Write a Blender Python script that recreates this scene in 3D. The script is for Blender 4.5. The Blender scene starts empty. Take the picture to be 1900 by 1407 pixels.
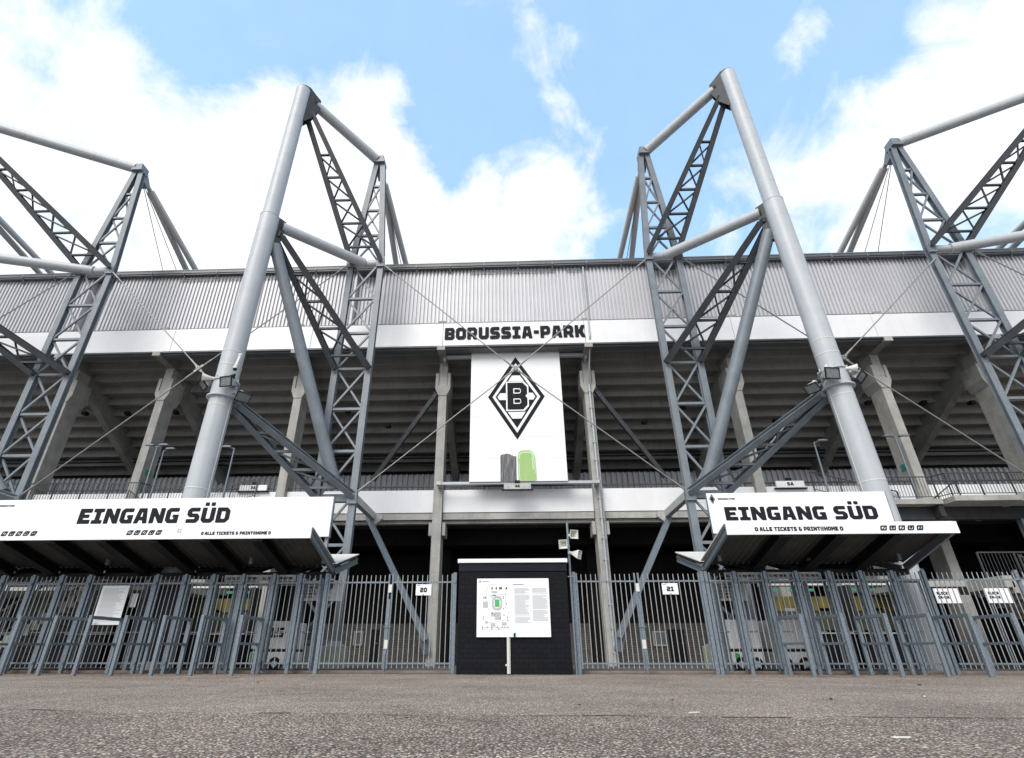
import bpy, math, random
from mathutils import Vector, Matrix
random.seed(7)
SC = bpy.context.scene
COL = SC.collection

# ------------------------------------------------------------------ camera
F_PX, CX, CY, EYE = 985.0, 910.0, 703.5, 0.5          # focal length and principal point in photo pixels
PITCH = math.atan((1213 - CY) / F_PX)
YAW = math.radians(2.3)
cam_d = bpy.data.cameras.new("camera")
cam = bpy.data.objects.new("camera", cam_d)
COL.objects.link(cam)
cam.location = (0, 0, EYE)
cam.rotation_euler = (math.pi / 2 + PITCH, 0, YAW)
cam_d.sensor_width = 36
cam_d.lens = 36 * F_PX / 1900
cam_d.shift_x = 40 / 1900
cam_d.clip_start = 0.05
cam_d.clip_end = 2000
SC.camera = cam


def ray(x, y):
    a = (x - CX) / F_PX
    u = -(y - CY) / F_PX
    cp, sp = math.cos(PITCH), math.sin(PITCH)
    fw, up = cp - sp * u, sp + cp * u
    c, s = math.cos(YAW), math.sin(YAW)
    return Vector((a * c - fw * s, a * s + fw * c, up))


def at(x, y, Y):
    """point on the real plane at depth Y that the photo shows at pixel x, y"""
    d = ray(x, y)
    t = Y / d.y
    return Vector((d.x * t, Y, d.z * t + EYE))


# ------------------------------------------------------------------ view, sun, sky
SC.view_settings.view_transform = 'Standard'
SC.view_settings.look = 'None'
SC.view_settings.exposure = 1.4
SC.view_settings.gamma = 1.0
SUN_EL, SUN_AZ = math.radians(42), math.radians(205)     # azimuth measured clockwise from +Y
sun_d = bpy.data.lights.new("sun", 'SUN')
sun_d.energy = 1.15
sun_d.angle = math.radians(35)
sun_d.color = (1.0, 0.94, 0.87)
sun = bpy.data.objects.new("sun", sun_d)
COL.objects.link(sun)
sdir = Vector((math.sin(SUN_AZ) * math.cos(SUN_EL), math.cos(SUN_AZ) * math.cos(SUN_EL), math.sin(SUN_EL)))
sun.rotation_euler = sdir.to_track_quat('Z', 'Y').to_euler()

world = bpy.data.worlds.new("World")
SC.world = world
world.use_nodes = True
wt = world.node_tree
wn, wl = wt.nodes, wt.links
wn.clear()
w_out = wn.new('ShaderNodeOutputWorld')
w_bg = wn.new('ShaderNodeBackground')
w_bg.inputs['Strength'].default_value = 0.1
wl.new(w_bg.outputs[0], w_out.inputs[0])
sky = wn.new('ShaderNodeTexSky')
sky.sky_type = 'NISHITA'
sky.sun_disc = False
sky.sun_elevation = SUN_EL
sky.sun_rotation = SUN_AZ
sky.air_density = 1.3
sky.dust_density = .6
sky.ozone_density = 1.0
tc = wn.new('ShaderNodeTexCoord')


def wmath(op, a, b=None, c=None, clamp=False):
    n = wn.new('ShaderNodeMath')
    n.operation = op
    n.use_clamp = clamp
    for i, v in enumerate((a, b, c)):
        if v is None:
            continue
        if isinstance(v, (int, float)):
            n.inputs[i].default_value = v
        else:
            wl.new(v, n.inputs[i])
    return n.outputs[0]


# broad cloud banks, by compass direction: (photo pixel used only to read off the direction, angular size, weight)
BANKS = [(60, 310, 16, .75), (300, 410, 14, .7), (440, 260, 6, .55), (90, 150, 7, .3), (250, 110, 4.5, .35), (560, 430, 12, .7), (690, 400, 9, .6),
         (740, 215, 4.5, .55), (640, 330, 5, .5), (1000, 350, 6, .62), (1100, 380, 5, .45), (1060, 110, 5, .36), (980, 30, 4, .22), (960, 490, 8, .4),
         (1800, 330, 15, .85), (1840, 120, 8, .6), (1620, 400, 8, .45), (1690, 250, 4, .35), (1500, 15, 1.8, .32), (1488, 55, 1.7, .30), (1470, 100, 1.8, .25), (1280, 430, 5, .38),
         (620, 40, 5, .22), (970, 170, 3, .22), (820, 440, 7, .45), (1690, 10, 3, .3), (20, 60, 5, .25),
         (365, 195, 3.5, -.75), (515, 330, 3, -.65), (592, 372, 3, -.5), (850, 200, 6, -.6), (430, 60, 7, -.42), (330, 20, 6, -.3), (250, 50, 8, -.28), (130, 110, 6, -.2), (1600, 70, 7, -.6), (1560, 200, 4, -.4), (1180, 240, 5, -.3)]
dens = None
for px, py, deg, wgt in BANKS:
    d = ray(px, py).normalized()
    vm = wn.new('ShaderNodeVectorMath')
    vm.operation = 'DOT_PRODUCT'
    wl.new(tc.outputs['Generated'], vm.inputs[0])
    vm.inputs[1].default_value = d
    mr = wn.new('ShaderNodeMapRange')
    mr.interpolation_type = 'LINEAR'
    mr.inputs['From Min'].default_value = math.cos(math.radians(deg * 1.55))
    mr.inputs['From Max'].default_value = 1.0
    mr.inputs['To Max'].default_value = wgt
    wl.new(vm.outputs['Value'], mr.inputs['Value'])
    dens = mr.outputs[0] if dens is None else wmath('ADD', dens, mr.outputs[0])


def wnoise(scale, detail, rough, dist, vec=None):
    n = wn.new('ShaderNodeTexNoise')
    n.inputs['Scale'].default_value = scale
    n.inputs['Detail'].default_value = detail
    n.inputs['Roughness'].default_value = rough
    n.inputs['Distortion'].default_value = dist
    wl.new(vec or tc.outputs['Generated'], n.inputs['Vector'])
    return n.outputs['Fac']


n0 = wnoise(2.6, 4, .5, .4)
n1 = wnoise(6.5, 10, .6, .5)
n2 = wnoise(17.0, 7, .6, .15)
nn = wmath('ADD', wmath('MULTIPLY_ADD', wmath('SUBTRACT', n1, .5), 2.7, wmath('MULTIPLY', wmath('SUBTRACT', n0, .5), .9)), wmath('MULTIPLY', wmath('SUBTRACT', n2, .5), .6))
# behind the camera and overhead: unseen white cloud added as soft front light
sepw = wn.new('ShaderNodeSeparateXYZ')
wl.new(tc.outputs['Generated'], sepw.inputs[0])
back = wn.new('ShaderNodeMapRange')
back.inputs['From Min'].default_value = .25
back.inputs['From Max'].default_value = -.2
back.inputs['To Max'].default_value = .95
wl.new(sepw.outputs['Y'], back.inputs['Value'])
tot = wmath('ADD', wmath('ADD', wmath('MULTIPLY_ADD', dens, .92, -.16), nn), back.outputs[0])
mask = wn.new('ShaderNodeMapRange')
mask.interpolation_type = 'SMOOTHSTEP'
mask.inputs['From Min'].default_value = .0
mask.inputs['From Max'].default_value = 1.0
wl.new(tot, mask.inputs['Value'])
maskc = wmath('MAXIMUM', mask.outputs[0], .10)
cl = wn.new('ShaderNodeMixRGB')                        # cloud body: bright with faint grey folds
cl.inputs[1].default_value = (3.5, 3.8, 4.15, 1)
cl.inputs[2].default_value = (4.5, 4.55, 4.6, 1)
wl.new(wmath('MULTIPLY_ADD', wmath('SUBTRACT', n2, .42), 3.2, .45, True), cl.inputs[0])
mx = wn.new('ShaderNodeMixRGB')
wl.new(maskc, mx.inputs[0])
skg = wn.new('ShaderNodeMixRGB')                       # clear sky
skg.blend_type = 'MULTIPLY'
skg.inputs[0].default_value = 1
skg.inputs[2].default_value = (1.42, 2.08, 2.72, 1)
gam = wn.new('ShaderNodeGamma')
gam.inputs['Gamma'].default_value = .42
wl.new(sky.outputs[0], gam.inputs[0])
wl.new(gam.outputs[0], skg.inputs[1])
wl.new(skg.outputs[0], mx.inputs[1])
wl.new(cl.outputs[0], mx.inputs[2])
wl.new(mx.outputs[0], w_bg.inputs['Color'])


# ------------------------------------------------------------------ materials
def nd(nt, kind, **kw):
    n = nt.nodes.new(kind)
    for k, v in kw.items():
        n.inputs[k].default_value = v
    return n


def mat(name, col, rough=.6, metal=0.0, col2=None, nscale=3.0, stretch=(1, 1, 1), contrast=(.35, .65), bump=0.0,
        bscale=60.0, streak=None, spec=.5, marks=None):
    m = bpy.data.materials.new(name)
    m.use_nodes = True
    nt = m.node_tree
    p = nt.nodes['Principled BSDF']
    p.inputs['Roughness'].default_value = rough
    p.inputs['Metallic'].default_value = metal
    p.inputs['Specular IOR Level'].default_value = spec
    p.inputs['Base Color'].default_value = (*col, 1)
    tcn = nt.nodes.new('ShaderNodeTexCoord')
    last = None
    if col2:
        mp = nt.nodes.new('ShaderNodeMapping')
        mp.inputs['Scale'].default_value = stretch
        nt.links.new(tcn.outputs['Object'], mp.inputs[0])
        nz = nd(nt, 'ShaderNodeTexNoise', Scale=nscale, Detail=6.0, Roughness=.62)
        nt.links.new(mp.outputs[0], nz.inputs['Vector'])
        mr = nt.nodes.new('ShaderNodeMapRange')
        mr.inputs['From Min'].default_value, mr.inputs['From Max'].default_value = contrast
        nt.links.new(nz.outputs['Fac'], mr.inputs['Value'])
        mixn = nt.nodes.new('ShaderNodeMixRGB')
        mixn.inputs[1].default_value = (*col, 1)
        mixn.inputs[2].default_value = (*col2, 1)
        nt.links.new(mr.outputs[0], mixn.inputs[0])
        last = mixn.outputs[0]
    if streak:                                             # vertical run-off stains: (colour, amount)
        mp = nt.nodes.new('ShaderNodeMapping')
        mp.inputs['Scale'].default_value = (5.5, 5.5, .22)
        nt.links.new(tcn.outputs['Object'], mp.inputs[0])
        nz = nd(nt, 'ShaderNodeTexNoise', Scale=1.3, Detail=5.0, Roughness=.6)
        nt.links.new(mp.outputs[0], nz.inputs['Vector'])
        mr = nt.nodes.new('ShaderNodeMapRange')
        mr.inputs['From Min'].default_value, mr.inputs['From Max'].default_value = .5, .78
        mr.inputs['To Max'].default_value = streak[1]
        nt.links.new(nz.outputs['Fac'], mr.inputs['Value'])
        mixn = nt.nodes.new('ShaderNodeMixRGB')
        if last:
            nt.links.new(last, mixn.inputs[1])
        else:
            mixn.inputs[1].default_value = (*col, 1)
        mixn.inputs[2].default_value = (*streak[0], 1)
        nt.links.new(mr.outputs[0], mixn.inputs[0])
        last = mixn.outputs[0]
    if marks:                                              # short level formwork and pour marks
        mp = nt.nodes.new('ShaderNodeMapping')
        mp.inputs['Scale'].default_value = (1.6, 1.6, 22)
        nt.links.new(tcn.outputs['Object'], mp.inputs[0])
        nz = nd(nt, 'ShaderNodeTexNoise', Scale=1.0, Detail=3.0, Roughness=.5)
        nt.links.new(mp.outputs[0], nz.inputs['Vector'])
        mr = nt.nodes.new('ShaderNodeMapRange')
        mr.inputs['From Min'].default_value, mr.inputs['From Max'].default_value = .60, .74
        mr.inputs['To Max'].default_value = .55
        nt.links.new(nz.outputs['Fac'], mr.inputs['Value'])
        mixn = nt.nodes.new('ShaderNodeMixRGB')
        nt.links.new(last, mixn.inputs[1])
        mixn.inputs[2].default_value = (*marks, 1)
        nt.links.new(mr.outputs[0], mixn.inputs[0])
        last = mixn.outputs[0]
    if last:
        nt.links.new(last, p.inputs['Base Color'])
    if bump:
        nz = nd(nt, 'ShaderNodeTexNoise', Scale=bscale, Detail=4.0)
        nt.links.new(tcn.outputs['Object'], nz.inputs['Vector'])
        b = nd(nt, 'ShaderNodeBump', Strength=bump, Distance=.02)
        nt.links.new(nz.outputs['Fac'], b.inputs['Height'])
        nt.links.new(b.outputs[0], p.inputs['Normal'])
    return m


M = {}
M['mast'] = mat('mast_paint', (.45, .475, .50), .45, col2=(.405, .43, .455), nscale=1.2, streak=((.30, .31, .31), .45))
M['steel'] = mat('steel_paint', (.185, .215, .245), .45, col2=(.145, .17, .195), nscale=1.6, streak=((.12, .12, .115), .45))
M['truss'] = mat('truss_paint_and_shade', (.05, .056, .062), .5, col2=(.036, .041, .046), nscale=2, spec=.25)  # dark grey paint, deepened further for the shaded undersides
M['steel2'] = mat('lower_truss_shade', (.15, .175, .195), .45, col2=(.11, .13, .147), nscale=2)  # tower steel darkened to carry the shade under the low truss
M['plate'] = mat('dark_plate', (.03, .033, .037), .5, col2=(.045, .05, .055), nscale=4, spec=.25)
M['galv'] = mat('galvanised_steel', (.23, .272, .312), .42, .3, col2=(.135, .168, .20), nscale=26, contrast=(.38, .62),
                streak=((.16, .17, .18), .35))
M['bar'] = mat('galvanised_bar', (.42, .43, .435), .45, .3, col2=(.30, .31, .32), nscale=20)
M['stay'] = mat('stay_tube_lightened', (.50, .49, .47), .5)  # mast colour lightened to make up for light these tubes miss
M['cable'] = mat('cable_steel', (.25, .255, .25), .45, .4)
M['clad'] = mat('cladding_sheet', (.55, .55, .575), .42, .1, col2=(.50, .50, .525), nscale=.6, streak=((.38, .38, .39), .2))
M['gutter'] = mat('gutter_metal', (.12, .13, .14), .45, .2, col2=(.09, .1, .105), nscale=1)
M['white'] = mat('white_panel', (.80, .805, .82), .35, col2=(.74, .745, .76), nscale=.7, streak=((.60, .60, .59), .22))
M['sign'] = mat('sign_face', (.83, .84, .86), .3, col2=(.80, .81, .83), nscale=1.1)
M['ink'] = mat('sign_lettering', (.012, .013, .017), .5, col2=(.018, .019, .023), nscale=5, spec=.08)
M['greyink'] = mat('fine_print', (.45, .46, .47), .6)
M['conc'] = mat('column_concrete', (.43, .42, .395), .8, col2=(.31, .305, .285), nscale=1.4, bump=.25, bscale=30,
                streak=((.21, .205, .19), .5), marks=(.17, .165, .155))
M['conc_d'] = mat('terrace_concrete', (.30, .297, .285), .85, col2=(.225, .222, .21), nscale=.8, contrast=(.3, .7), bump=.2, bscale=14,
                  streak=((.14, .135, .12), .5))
M['raker'] = mat('raker_concrete', (.31, .303, .288), .85, col2=(.18, .175, .163), nscale=.9, bump=.2, bscale=16)
M['blockc'] = mat('footing_concrete', (.42, .43, .37), .85, col2=(.30, .33, .26), nscale=2.5, bump=.2, bscale=40,
                  streak=((.2, .22, .16), .4))
M['dark'] = mat('concourse_shade', (.016, .016, .015), .9, col2=(.01, .01, .01), nscale=1, spec=.1)  # near-black colour carries the deep shade inside the concourse
M['black'] = mat('black_painted_steel', (.010, .011, .012), .5, col2=(.016, .016, .018), nscale=8, spec=.15)
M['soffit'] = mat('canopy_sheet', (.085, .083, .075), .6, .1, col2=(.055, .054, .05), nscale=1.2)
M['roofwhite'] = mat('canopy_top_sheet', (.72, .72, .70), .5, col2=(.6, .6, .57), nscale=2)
M['glass'] = mat('lamp_glass', (.10, .11, .115), .12, col2=(.2, .21, .21), nscale=18)
M['lampgrey'] = mat('lamp_housing', (.50, .50, .48), .5, col2=(.33, .34, .34), nscale=6)
M['ivory'] = mat('ivory_plastic', (.66, .66, .62), .45, col2=(.56, .56, .52), nscale=8)
M['green'] = mat('green_print', (.30, .47, .16), .45, col2=(.33, .50, .19), nscale=1.5, stretch=(3, 1, .5))
M['brush'] = mat('grey_brush_print', (.065, .07, .075), .5, col2=(.42, .43, .44), nscale=9, stretch=(4, 1, .16), contrast=(.48, .78))
M['doorgreen'] = mat('green_sticker', (.06, .42, .12), .5)
M['navy'] = mat('navy_panel', (.010, .012, .018), .5, col2=(.014, .016, .024), nscale=2, spec=.12)
M['yellow'] = mat('ochre_board', (.16, .12, .012), .6, col2=(.08, .075, .02), nscale=2)
M['olive'] = mat('olive_board', (.035, .045, .025), .6, col2=(.06, .055, .04), nscale=3)
M['exit'] = mat('escape_sign_green', (.02, .28, .16), .5)
M['leaf'] = mat('dry_leaf', (.20, .075, .03), .7, col2=(.11, .05, .025), nscale=40)
M['paper'] = mat('paper_scrap', (.66, .65, .62), .7)
M['rail'] = mat('dark_railing', (.04, .043, .047), .5, .2, col2=(.06, .063, .067), nscale=10)
M['red'] = mat('red_sticker', (.35, .04, .03), .5)


def brick_mat(name, c1, c2, cm, w, h, mortar=.012, bump=.4, rough=.75, spec=.4):
    m = bpy.data.materials.new(name)
    m.use_nodes = True
    nt = m.node_tree
    p = nt.nodes['Principled BSDF']
    p.inputs['Roughness'].default_value = rough
    p.inputs['Specular IOR Level'].default_value = spec
    tcn = nt.nodes.new('ShaderNodeTexCoord')
    mp = nt.nodes.new('ShaderNodeMapping')
    mp.inputs['Rotation'].default_value = (math.pi / 2, 0, 0)
    nt.links.new(tcn.outputs['Object'], mp.inputs[0])
    b = nt.nodes.new('ShaderNodeTexBrick')
    b.inputs['Color1'].default_value = (*c1, 1)
    b.inputs['Color2'].default_value = (*c2, 1)
    b.inputs['Mortar'].default_value = (*cm, 1)
    b.inputs['Scale'].default_value = 1.0
    b.inputs['Mortar Size'].default_value = mortar
    b.inputs['Brick Width'].default_value = w
    b.inputs['Row Height'].default_value = h
    nt.links.new(mp.outputs[0], b.inputs['Vector'])
    nz = nd(nt, 'ShaderNodeTexNoise', Scale=2.2, Detail=6.0)
    nt.links.new(tcn.outputs['Object'], nz.inputs['Vector'])
    mixn = nt.nodes.new('ShaderNodeMixRGB')
    mixn.blend_type = 'MULTIPLY'
    mixn.inputs[0].default_value = .55
    nt.links.new(b.outputs['Color'], mixn.inputs[1])
    nt.links.new(nz.outputs['Color'], mixn.inputs[2])
    nt.links.new(mixn.outputs[0], p.inputs['Base Color'])
    bp = nd(nt, 'ShaderNodeBump', Strength=bump, Distance=.01)
    bp.invert = True
    nt.links.new(b.outputs['Fac'], bp.inputs['Height'])
    nt.links.new(bp.outputs[0], p.inputs['Normal'])
    return m


M['blackbrick'] = brick_mat('black_painted_brick', (.010, .011, .015), (.013, .014, .019), (.007, .0075, .01), .25, .125, bump=.35, rough=.5, spec=.1)
M['brick'] = brick_mat('grey_brick', (.20, .185, .165), (.14, .132, .12), (.08, .075, .07), .30, .11)


def ground_mat(name, stones, dark, scale, patch, bump=.9):
    m = bpy.data.materials.new(name)
    m.use_nodes = True
    nt = m.node_tree
    p = nt.nodes['Principled BSDF']
    p.inputs['Roughness'].default_value = .85
    p.inputs['Specular IOR Level'].default_value = .2
    tcn = nt.nodes.new('ShaderNodeTexCoord')
    jit = nd(nt, 'ShaderNodeTexNoise', Scale=scale * .6, Detail=2.0)
    nt.links.new(tcn.outputs['Object'], jit.inputs['Vector'])
    add = nt.nodes.new('ShaderNodeVectorMath')
    add.operation = 'MULTIPLY_ADD'
    nt.links.new(jit.outputs['Color'], add.inputs[0])
    add.inputs[1].default_value = (.012, .012, 0)
    nt.links.new(tcn.outputs['Object'], add.inputs[2])
    v = nd(nt, 'ShaderNodeTexVoronoi', Scale=scale, Randomness=1.0)
    nt.links.new(add.outputs[0], v.inputs['Vector'])
    sep = nt.nodes.new('ShaderNodeSeparateColor')
    nt.links.new(v.outputs['Color'], sep.inputs[0])
    r = nt.nodes.new('ShaderNodeValToRGB')
    r.color_ramp.interpolation = 'CONSTANT'
    els = r.color_ramp.elements
    while len(els) > 1:
        els.remove(els[-1])
    for i, c in enumerate(stones):
        e = els[0] if i == 0 else els.new(i / len(stones))
        e.position = i / len(stones)
        e.color = (*c, 1)
    nt.links.new(sep.outputs[0], r.inputs[0])
    gap = nt.nodes.new('ShaderNodeMapRange')
    gap.inputs['From Min'].default_value, gap.inputs['From Max'].default_value = .36, .56
    nt.links.new(v.outputs['Distance'], gap.inputs['Value'])
    mg = nt.nodes.new('ShaderNodeMixRGB')
    nt.links.new(gap.outputs[0], mg.inputs[0])
    nt.links.new(r.outputs[0], mg.inputs[1])
    mg.inputs[2].default_value = (*dark, 1)
    big = nd(nt, 'ShaderNodeTexNoise', Scale=.55, Detail=7.0, Roughness=.68)
    nt.links.new(tcn.outputs['Object'], big.inputs['Vector'])
    br = nt.nodes.new('ShaderNodeMapRange')
    br.inputs['From Min'].default_value, br.inputs['From Max'].default_value = .32, .70
    br.inputs['To Min'].default_value, br.inputs['To Max'].default_value = patch
    nt.links.new(big.outputs['Fac'], br.inputs['Value'])
    mm = nt.nodes.new('ShaderNodeMixRGB')
    mm.blend_type = 'MULTIPLY'
    mm.inputs[0].default_value = 1
    nt.links.new(mg.outputs[0], mm.inputs[1])
    nt.links.new(br.outputs[0], mm.inputs[2])
    sp = nd(nt, 'ShaderNodeTexVoronoi', Scale=1.7, Randomness=1.0)      # gum and oil spots
    nt.links.new(add.outputs[0], sp.inputs['Vector'])
    sr = nt.nodes.new('ShaderNodeMapRange')
    sr.inputs['From Min'].default_value, sr.inputs['From Max'].default_value = .045, .10
    sr.inputs['To Min'].default_value, sr.inputs['To Max'].default_value = .55, 1.0
    nt.links.new(sp.outputs['Distance'], sr.inputs['Value'])
    wob = nd(nt, 'ShaderNodeTexNoise', Scale=1.6, Detail=5.0)
    nt.links.new(tcn.outputs['Object'], wob.inputs['Vector'])
    wad = nt.nodes.new('ShaderNodeVectorMath')
    wad.operation = 'MULTIPLY_ADD'
    nt.links.new(wob.outputs['Color'], wad.inputs[0])
    wad.inputs[1].default_value = (.9, .9, 0)
    nt.links.new(tcn.outputs['Object'], wad.inputs[2])
    ck = nd(nt, 'ShaderNodeTexVoronoi', Scale=.16, Randomness=1.0)      # hairline cracks
    ck.feature = 'DISTANCE_TO_EDGE'
    nt.links.new(wad.outputs[0], ck.inputs['Vector'])
    cr = nt.nodes.new('ShaderNodeMapRange')
    cr.inputs['From Min'].default_value, cr.inputs['From Max'].default_value = .0012, .0045
    cr.inputs['To Min'].default_value, cr.inputs['To Max'].default_value = .72, 1.0
    nt.links.new(ck.outputs['Distance'], cr.inputs['Value'])
    last = mm.outputs[0]
    for src in (sr, cr):
        m3 = nt.nodes.new('ShaderNodeMixRGB')
        m3.blend_type = 'MULTIPLY'
        m3.inputs[0].default_value = 1
        nt.links.new(last, m3.inputs[1])
        nt.links.new(src.outputs[0], m3.inputs[2])
        last = m3.outputs[0]
    nt.links.new(last, p.inputs['Base Color'])
    bp = nd(nt, 'ShaderNodeBump', Strength=bump, Distance=.008)
    bp.invert = True
    nt.links.new(v.outputs['Distance'], bp.inputs['Height'])
    nt.links.new(bp.outputs[0], p.inputs['Normal'])
    return m


STONES = [(.31, .25, .205), (.19, .15, .125), (.44, .37, .31), (.29, .205, .165), (.13, .105, .09), (.35, .265, .21), (.60, .53, .455), (.23, .19, .162)]
M['ground'] = ground_mat('worn_aggregate_asphalt', [tuple(c * 1.5 for c in q) for q in STONES], (.17, .142, .118), 62, (.66, 1.14))
M['ground2'] = ground_mat('dark_aggregate_asphalt', [tuple(c * 1.5 for c in q) for q in STONES], (.115, .095, .08), 54, (.62, 1.1), 1.0)
M['paving'] = mat('concourse_paving', (.12, .113, .105), .85, col2=(.085, .08, .075), nscale=1.5)
M['kerb'] = mat('kerb_concrete', (.27, .22, .20), .85, col2=(.20, .17, .155), nscale=3, bump=.2, bscale=60)


# ------------------------------------------------------------------ mesh builder
class MB:
    def __init__(self):
        self.v, self.f, self.s = [], [], []

    def quadbox(self, c):                                  # 8 corners: bottom 0-3, top 4-7
        b = len(self.v)
        self.v += [Vector(p) for p in c]
        for f in ((3, 2, 1, 0), (4, 5, 6, 7), (0, 1, 5, 4), (1, 2, 6, 5), (2, 3, 7, 6), (3, 0, 4, 7)):
            self.f.append([b + i for i in f])
            self.s.append(False)

    def box(self, x0, x1, y0, y1, z0, z1):
        self.quadbox([(x0, y0, z0), (x1, y0, z0), (x1, y1, z0), (x0, y1, z0), (x0, y0, z1), (x1, y0, z1), (x1, y1, z1), (x0, y1, z1)])

    def frame(self, p, q, up):
        p, q = Vector(p), Vector(q)
        d = (q - p).normalized()
        u = Vector(up)
        if abs(d.dot(u)) > .98:
            u = Vector((0, 1, 0))
        sd = d.cross(u).normalized()
        return p, q, d, sd, sd.cross(d).normalized()

    def beam(self, p, q, w, h, up=(0, 0, 1), off=(0, 0)):
        """bar of width w (across) and height h (along up)"""
        p, q, d, sd, uu = self.frame(p, q, up)
        o = sd * off[0] + uu * off[1]
        a, b = sd * w / 2, uu * h / 2
        self.quadbox([p + o - a - b, p + o + a - b, q + o + a - b, q + o - a - b, p + o - a + b, p + o + a + b, q + o + a + b, q + o - a + b])

    def ibeam(self, p, q, w, h, t=.025, up=(0, 0, 1)):
        """flanges of width w at +-h/2 along up, web between"""
        self.beam(p, q, w, t, up, (0, h / 2 - t / 2))
        self.beam(p, q, w, t, up, (0, -h / 2 + t / 2))
        self.beam(p, q, t, h - 2 * t, up)

    def tube(self, p, q, r, n=14, r2=None, cap=True):
        p, q, d, sd, uu = self.frame(p, q, (0, 0, 1))
        r2 = r if r2 is None else r2
        b = len(self.v)
        for c, rr in ((p, r), (q, r2)):
            for i in range(n):
                a = 2 * math.pi * i / n
                self.v.append(c + (sd * math.cos(a) + uu * math.sin(a)) * rr)
        for i in range(n):
            j = (i + 1) % n
            self.f.append([b + j, b + i, b + n + i, b + n + j])
            self.s.append(True)
        if cap:
            for k in (0, 1):
                c0 = len(self.v)
                self.v += [self.v[b + k * n + i].copy() for i in range(n)]
                ids = list(range(c0, c0 + n))
                self.f.append(ids if k == 0 else ids[::-1])
                self.s.append(False)

    def prism(self, pts, fn, t0, t1):
        """polygon (u,v) extruded from t0 to t1; fn(u,v,t) -> point"""
        n = len(pts)
        b = len(self.v)
        for t in (t0, t1):
            self.v += [Vector(fn(u, v, t)) for u, v in pts]
        self.f.append(list(range(b, b + n)))
        self.f.append(list(range(b + n, b + 2 * n))[::-1])
        self.s += [False, False]
        for i in range(n):
            j = (i + 1) % n
            self.f.append([b + i, b + n + i, b + n + j, b + j])
            self.s.append(False)

    def sheet(self, pts):
        b = len(self.v)
        self.v += [Vector(p) for p in pts]
        self.f.append(list(range(b, b + len(pts))))
        self.s.append(False)

    def sphere(self, c, r, nu=14, nv=8, sz=1.0):
        b = len(self.v)
        c = Vector(c)
        for i in range(nv + 1):
            th = math.pi * i / nv
            for j in range(nu):
                ph = 2 * math.pi * j / nu
                self.v.append(c + Vector((r * math.sin(th) * math.cos(ph), r * math.sin(th) * math.sin(ph), r * sz * math.cos(th))))
        for i in range(nv):
            for j in range(nu):
                k = (j + 1) % nu
                self.f.append([b + i * nu + j, b + i * nu + nu + j, b + i * nu + nu + k, b + i * nu + k])
                self.s.append(True)

    def build(self, name, m, parent=None, bevel=0):
        off = world_loc(parent)
        me = bpy.data.meshes.new(name)
        me.from_pydata([v - off for v in self.v], [], self.f)
        me.polygons.foreach_set('use_smooth', self.s)
        me.update()
        me.materials.append(m)
        fix_normals(me)
        return link(name, me, parent, bevel)


def fix_normals(me):
    import bmesh
    bm = bmesh.new()
    bm.from_mesh(me)
    bmesh.ops.recalc_face_normals(bm, faces=bm.faces)
    bm.to_mesh(me)
    bm.free()


def world_loc(o):
    v = Vector((0, 0, 0))
    while o is not None:
        v += o.location
        o = o.parent
    return v


def link(name, me, parent=None, bevel=0):
    o = bpy.data.objects.new(name, me)
    COL.objects.link(o)
    if parent is not None:
        o.parent = parent
    if bevel:
        b = o.modifiers.new('bevel', 'BEVEL')
        b.width = bevel
        b.segments = 2
        b.limit_method = 'ANGLE'
    return o


def thing(name, label, cat, loc=(0, 0, 0), group=None):
    o = bpy.data.objects.new(name, None)
    COL.objects.link(o)
    o.location = loc
    o.empty_display_size = .2
    return tag(o, label, cat, group)


def tag(o, label, cat, group=None):
    o['label'] = label
    o['category'] = cat
    if group:
        o['group'] = group
    return o


def struct(o):
    o['kind'] = 'structure'
    return o


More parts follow.
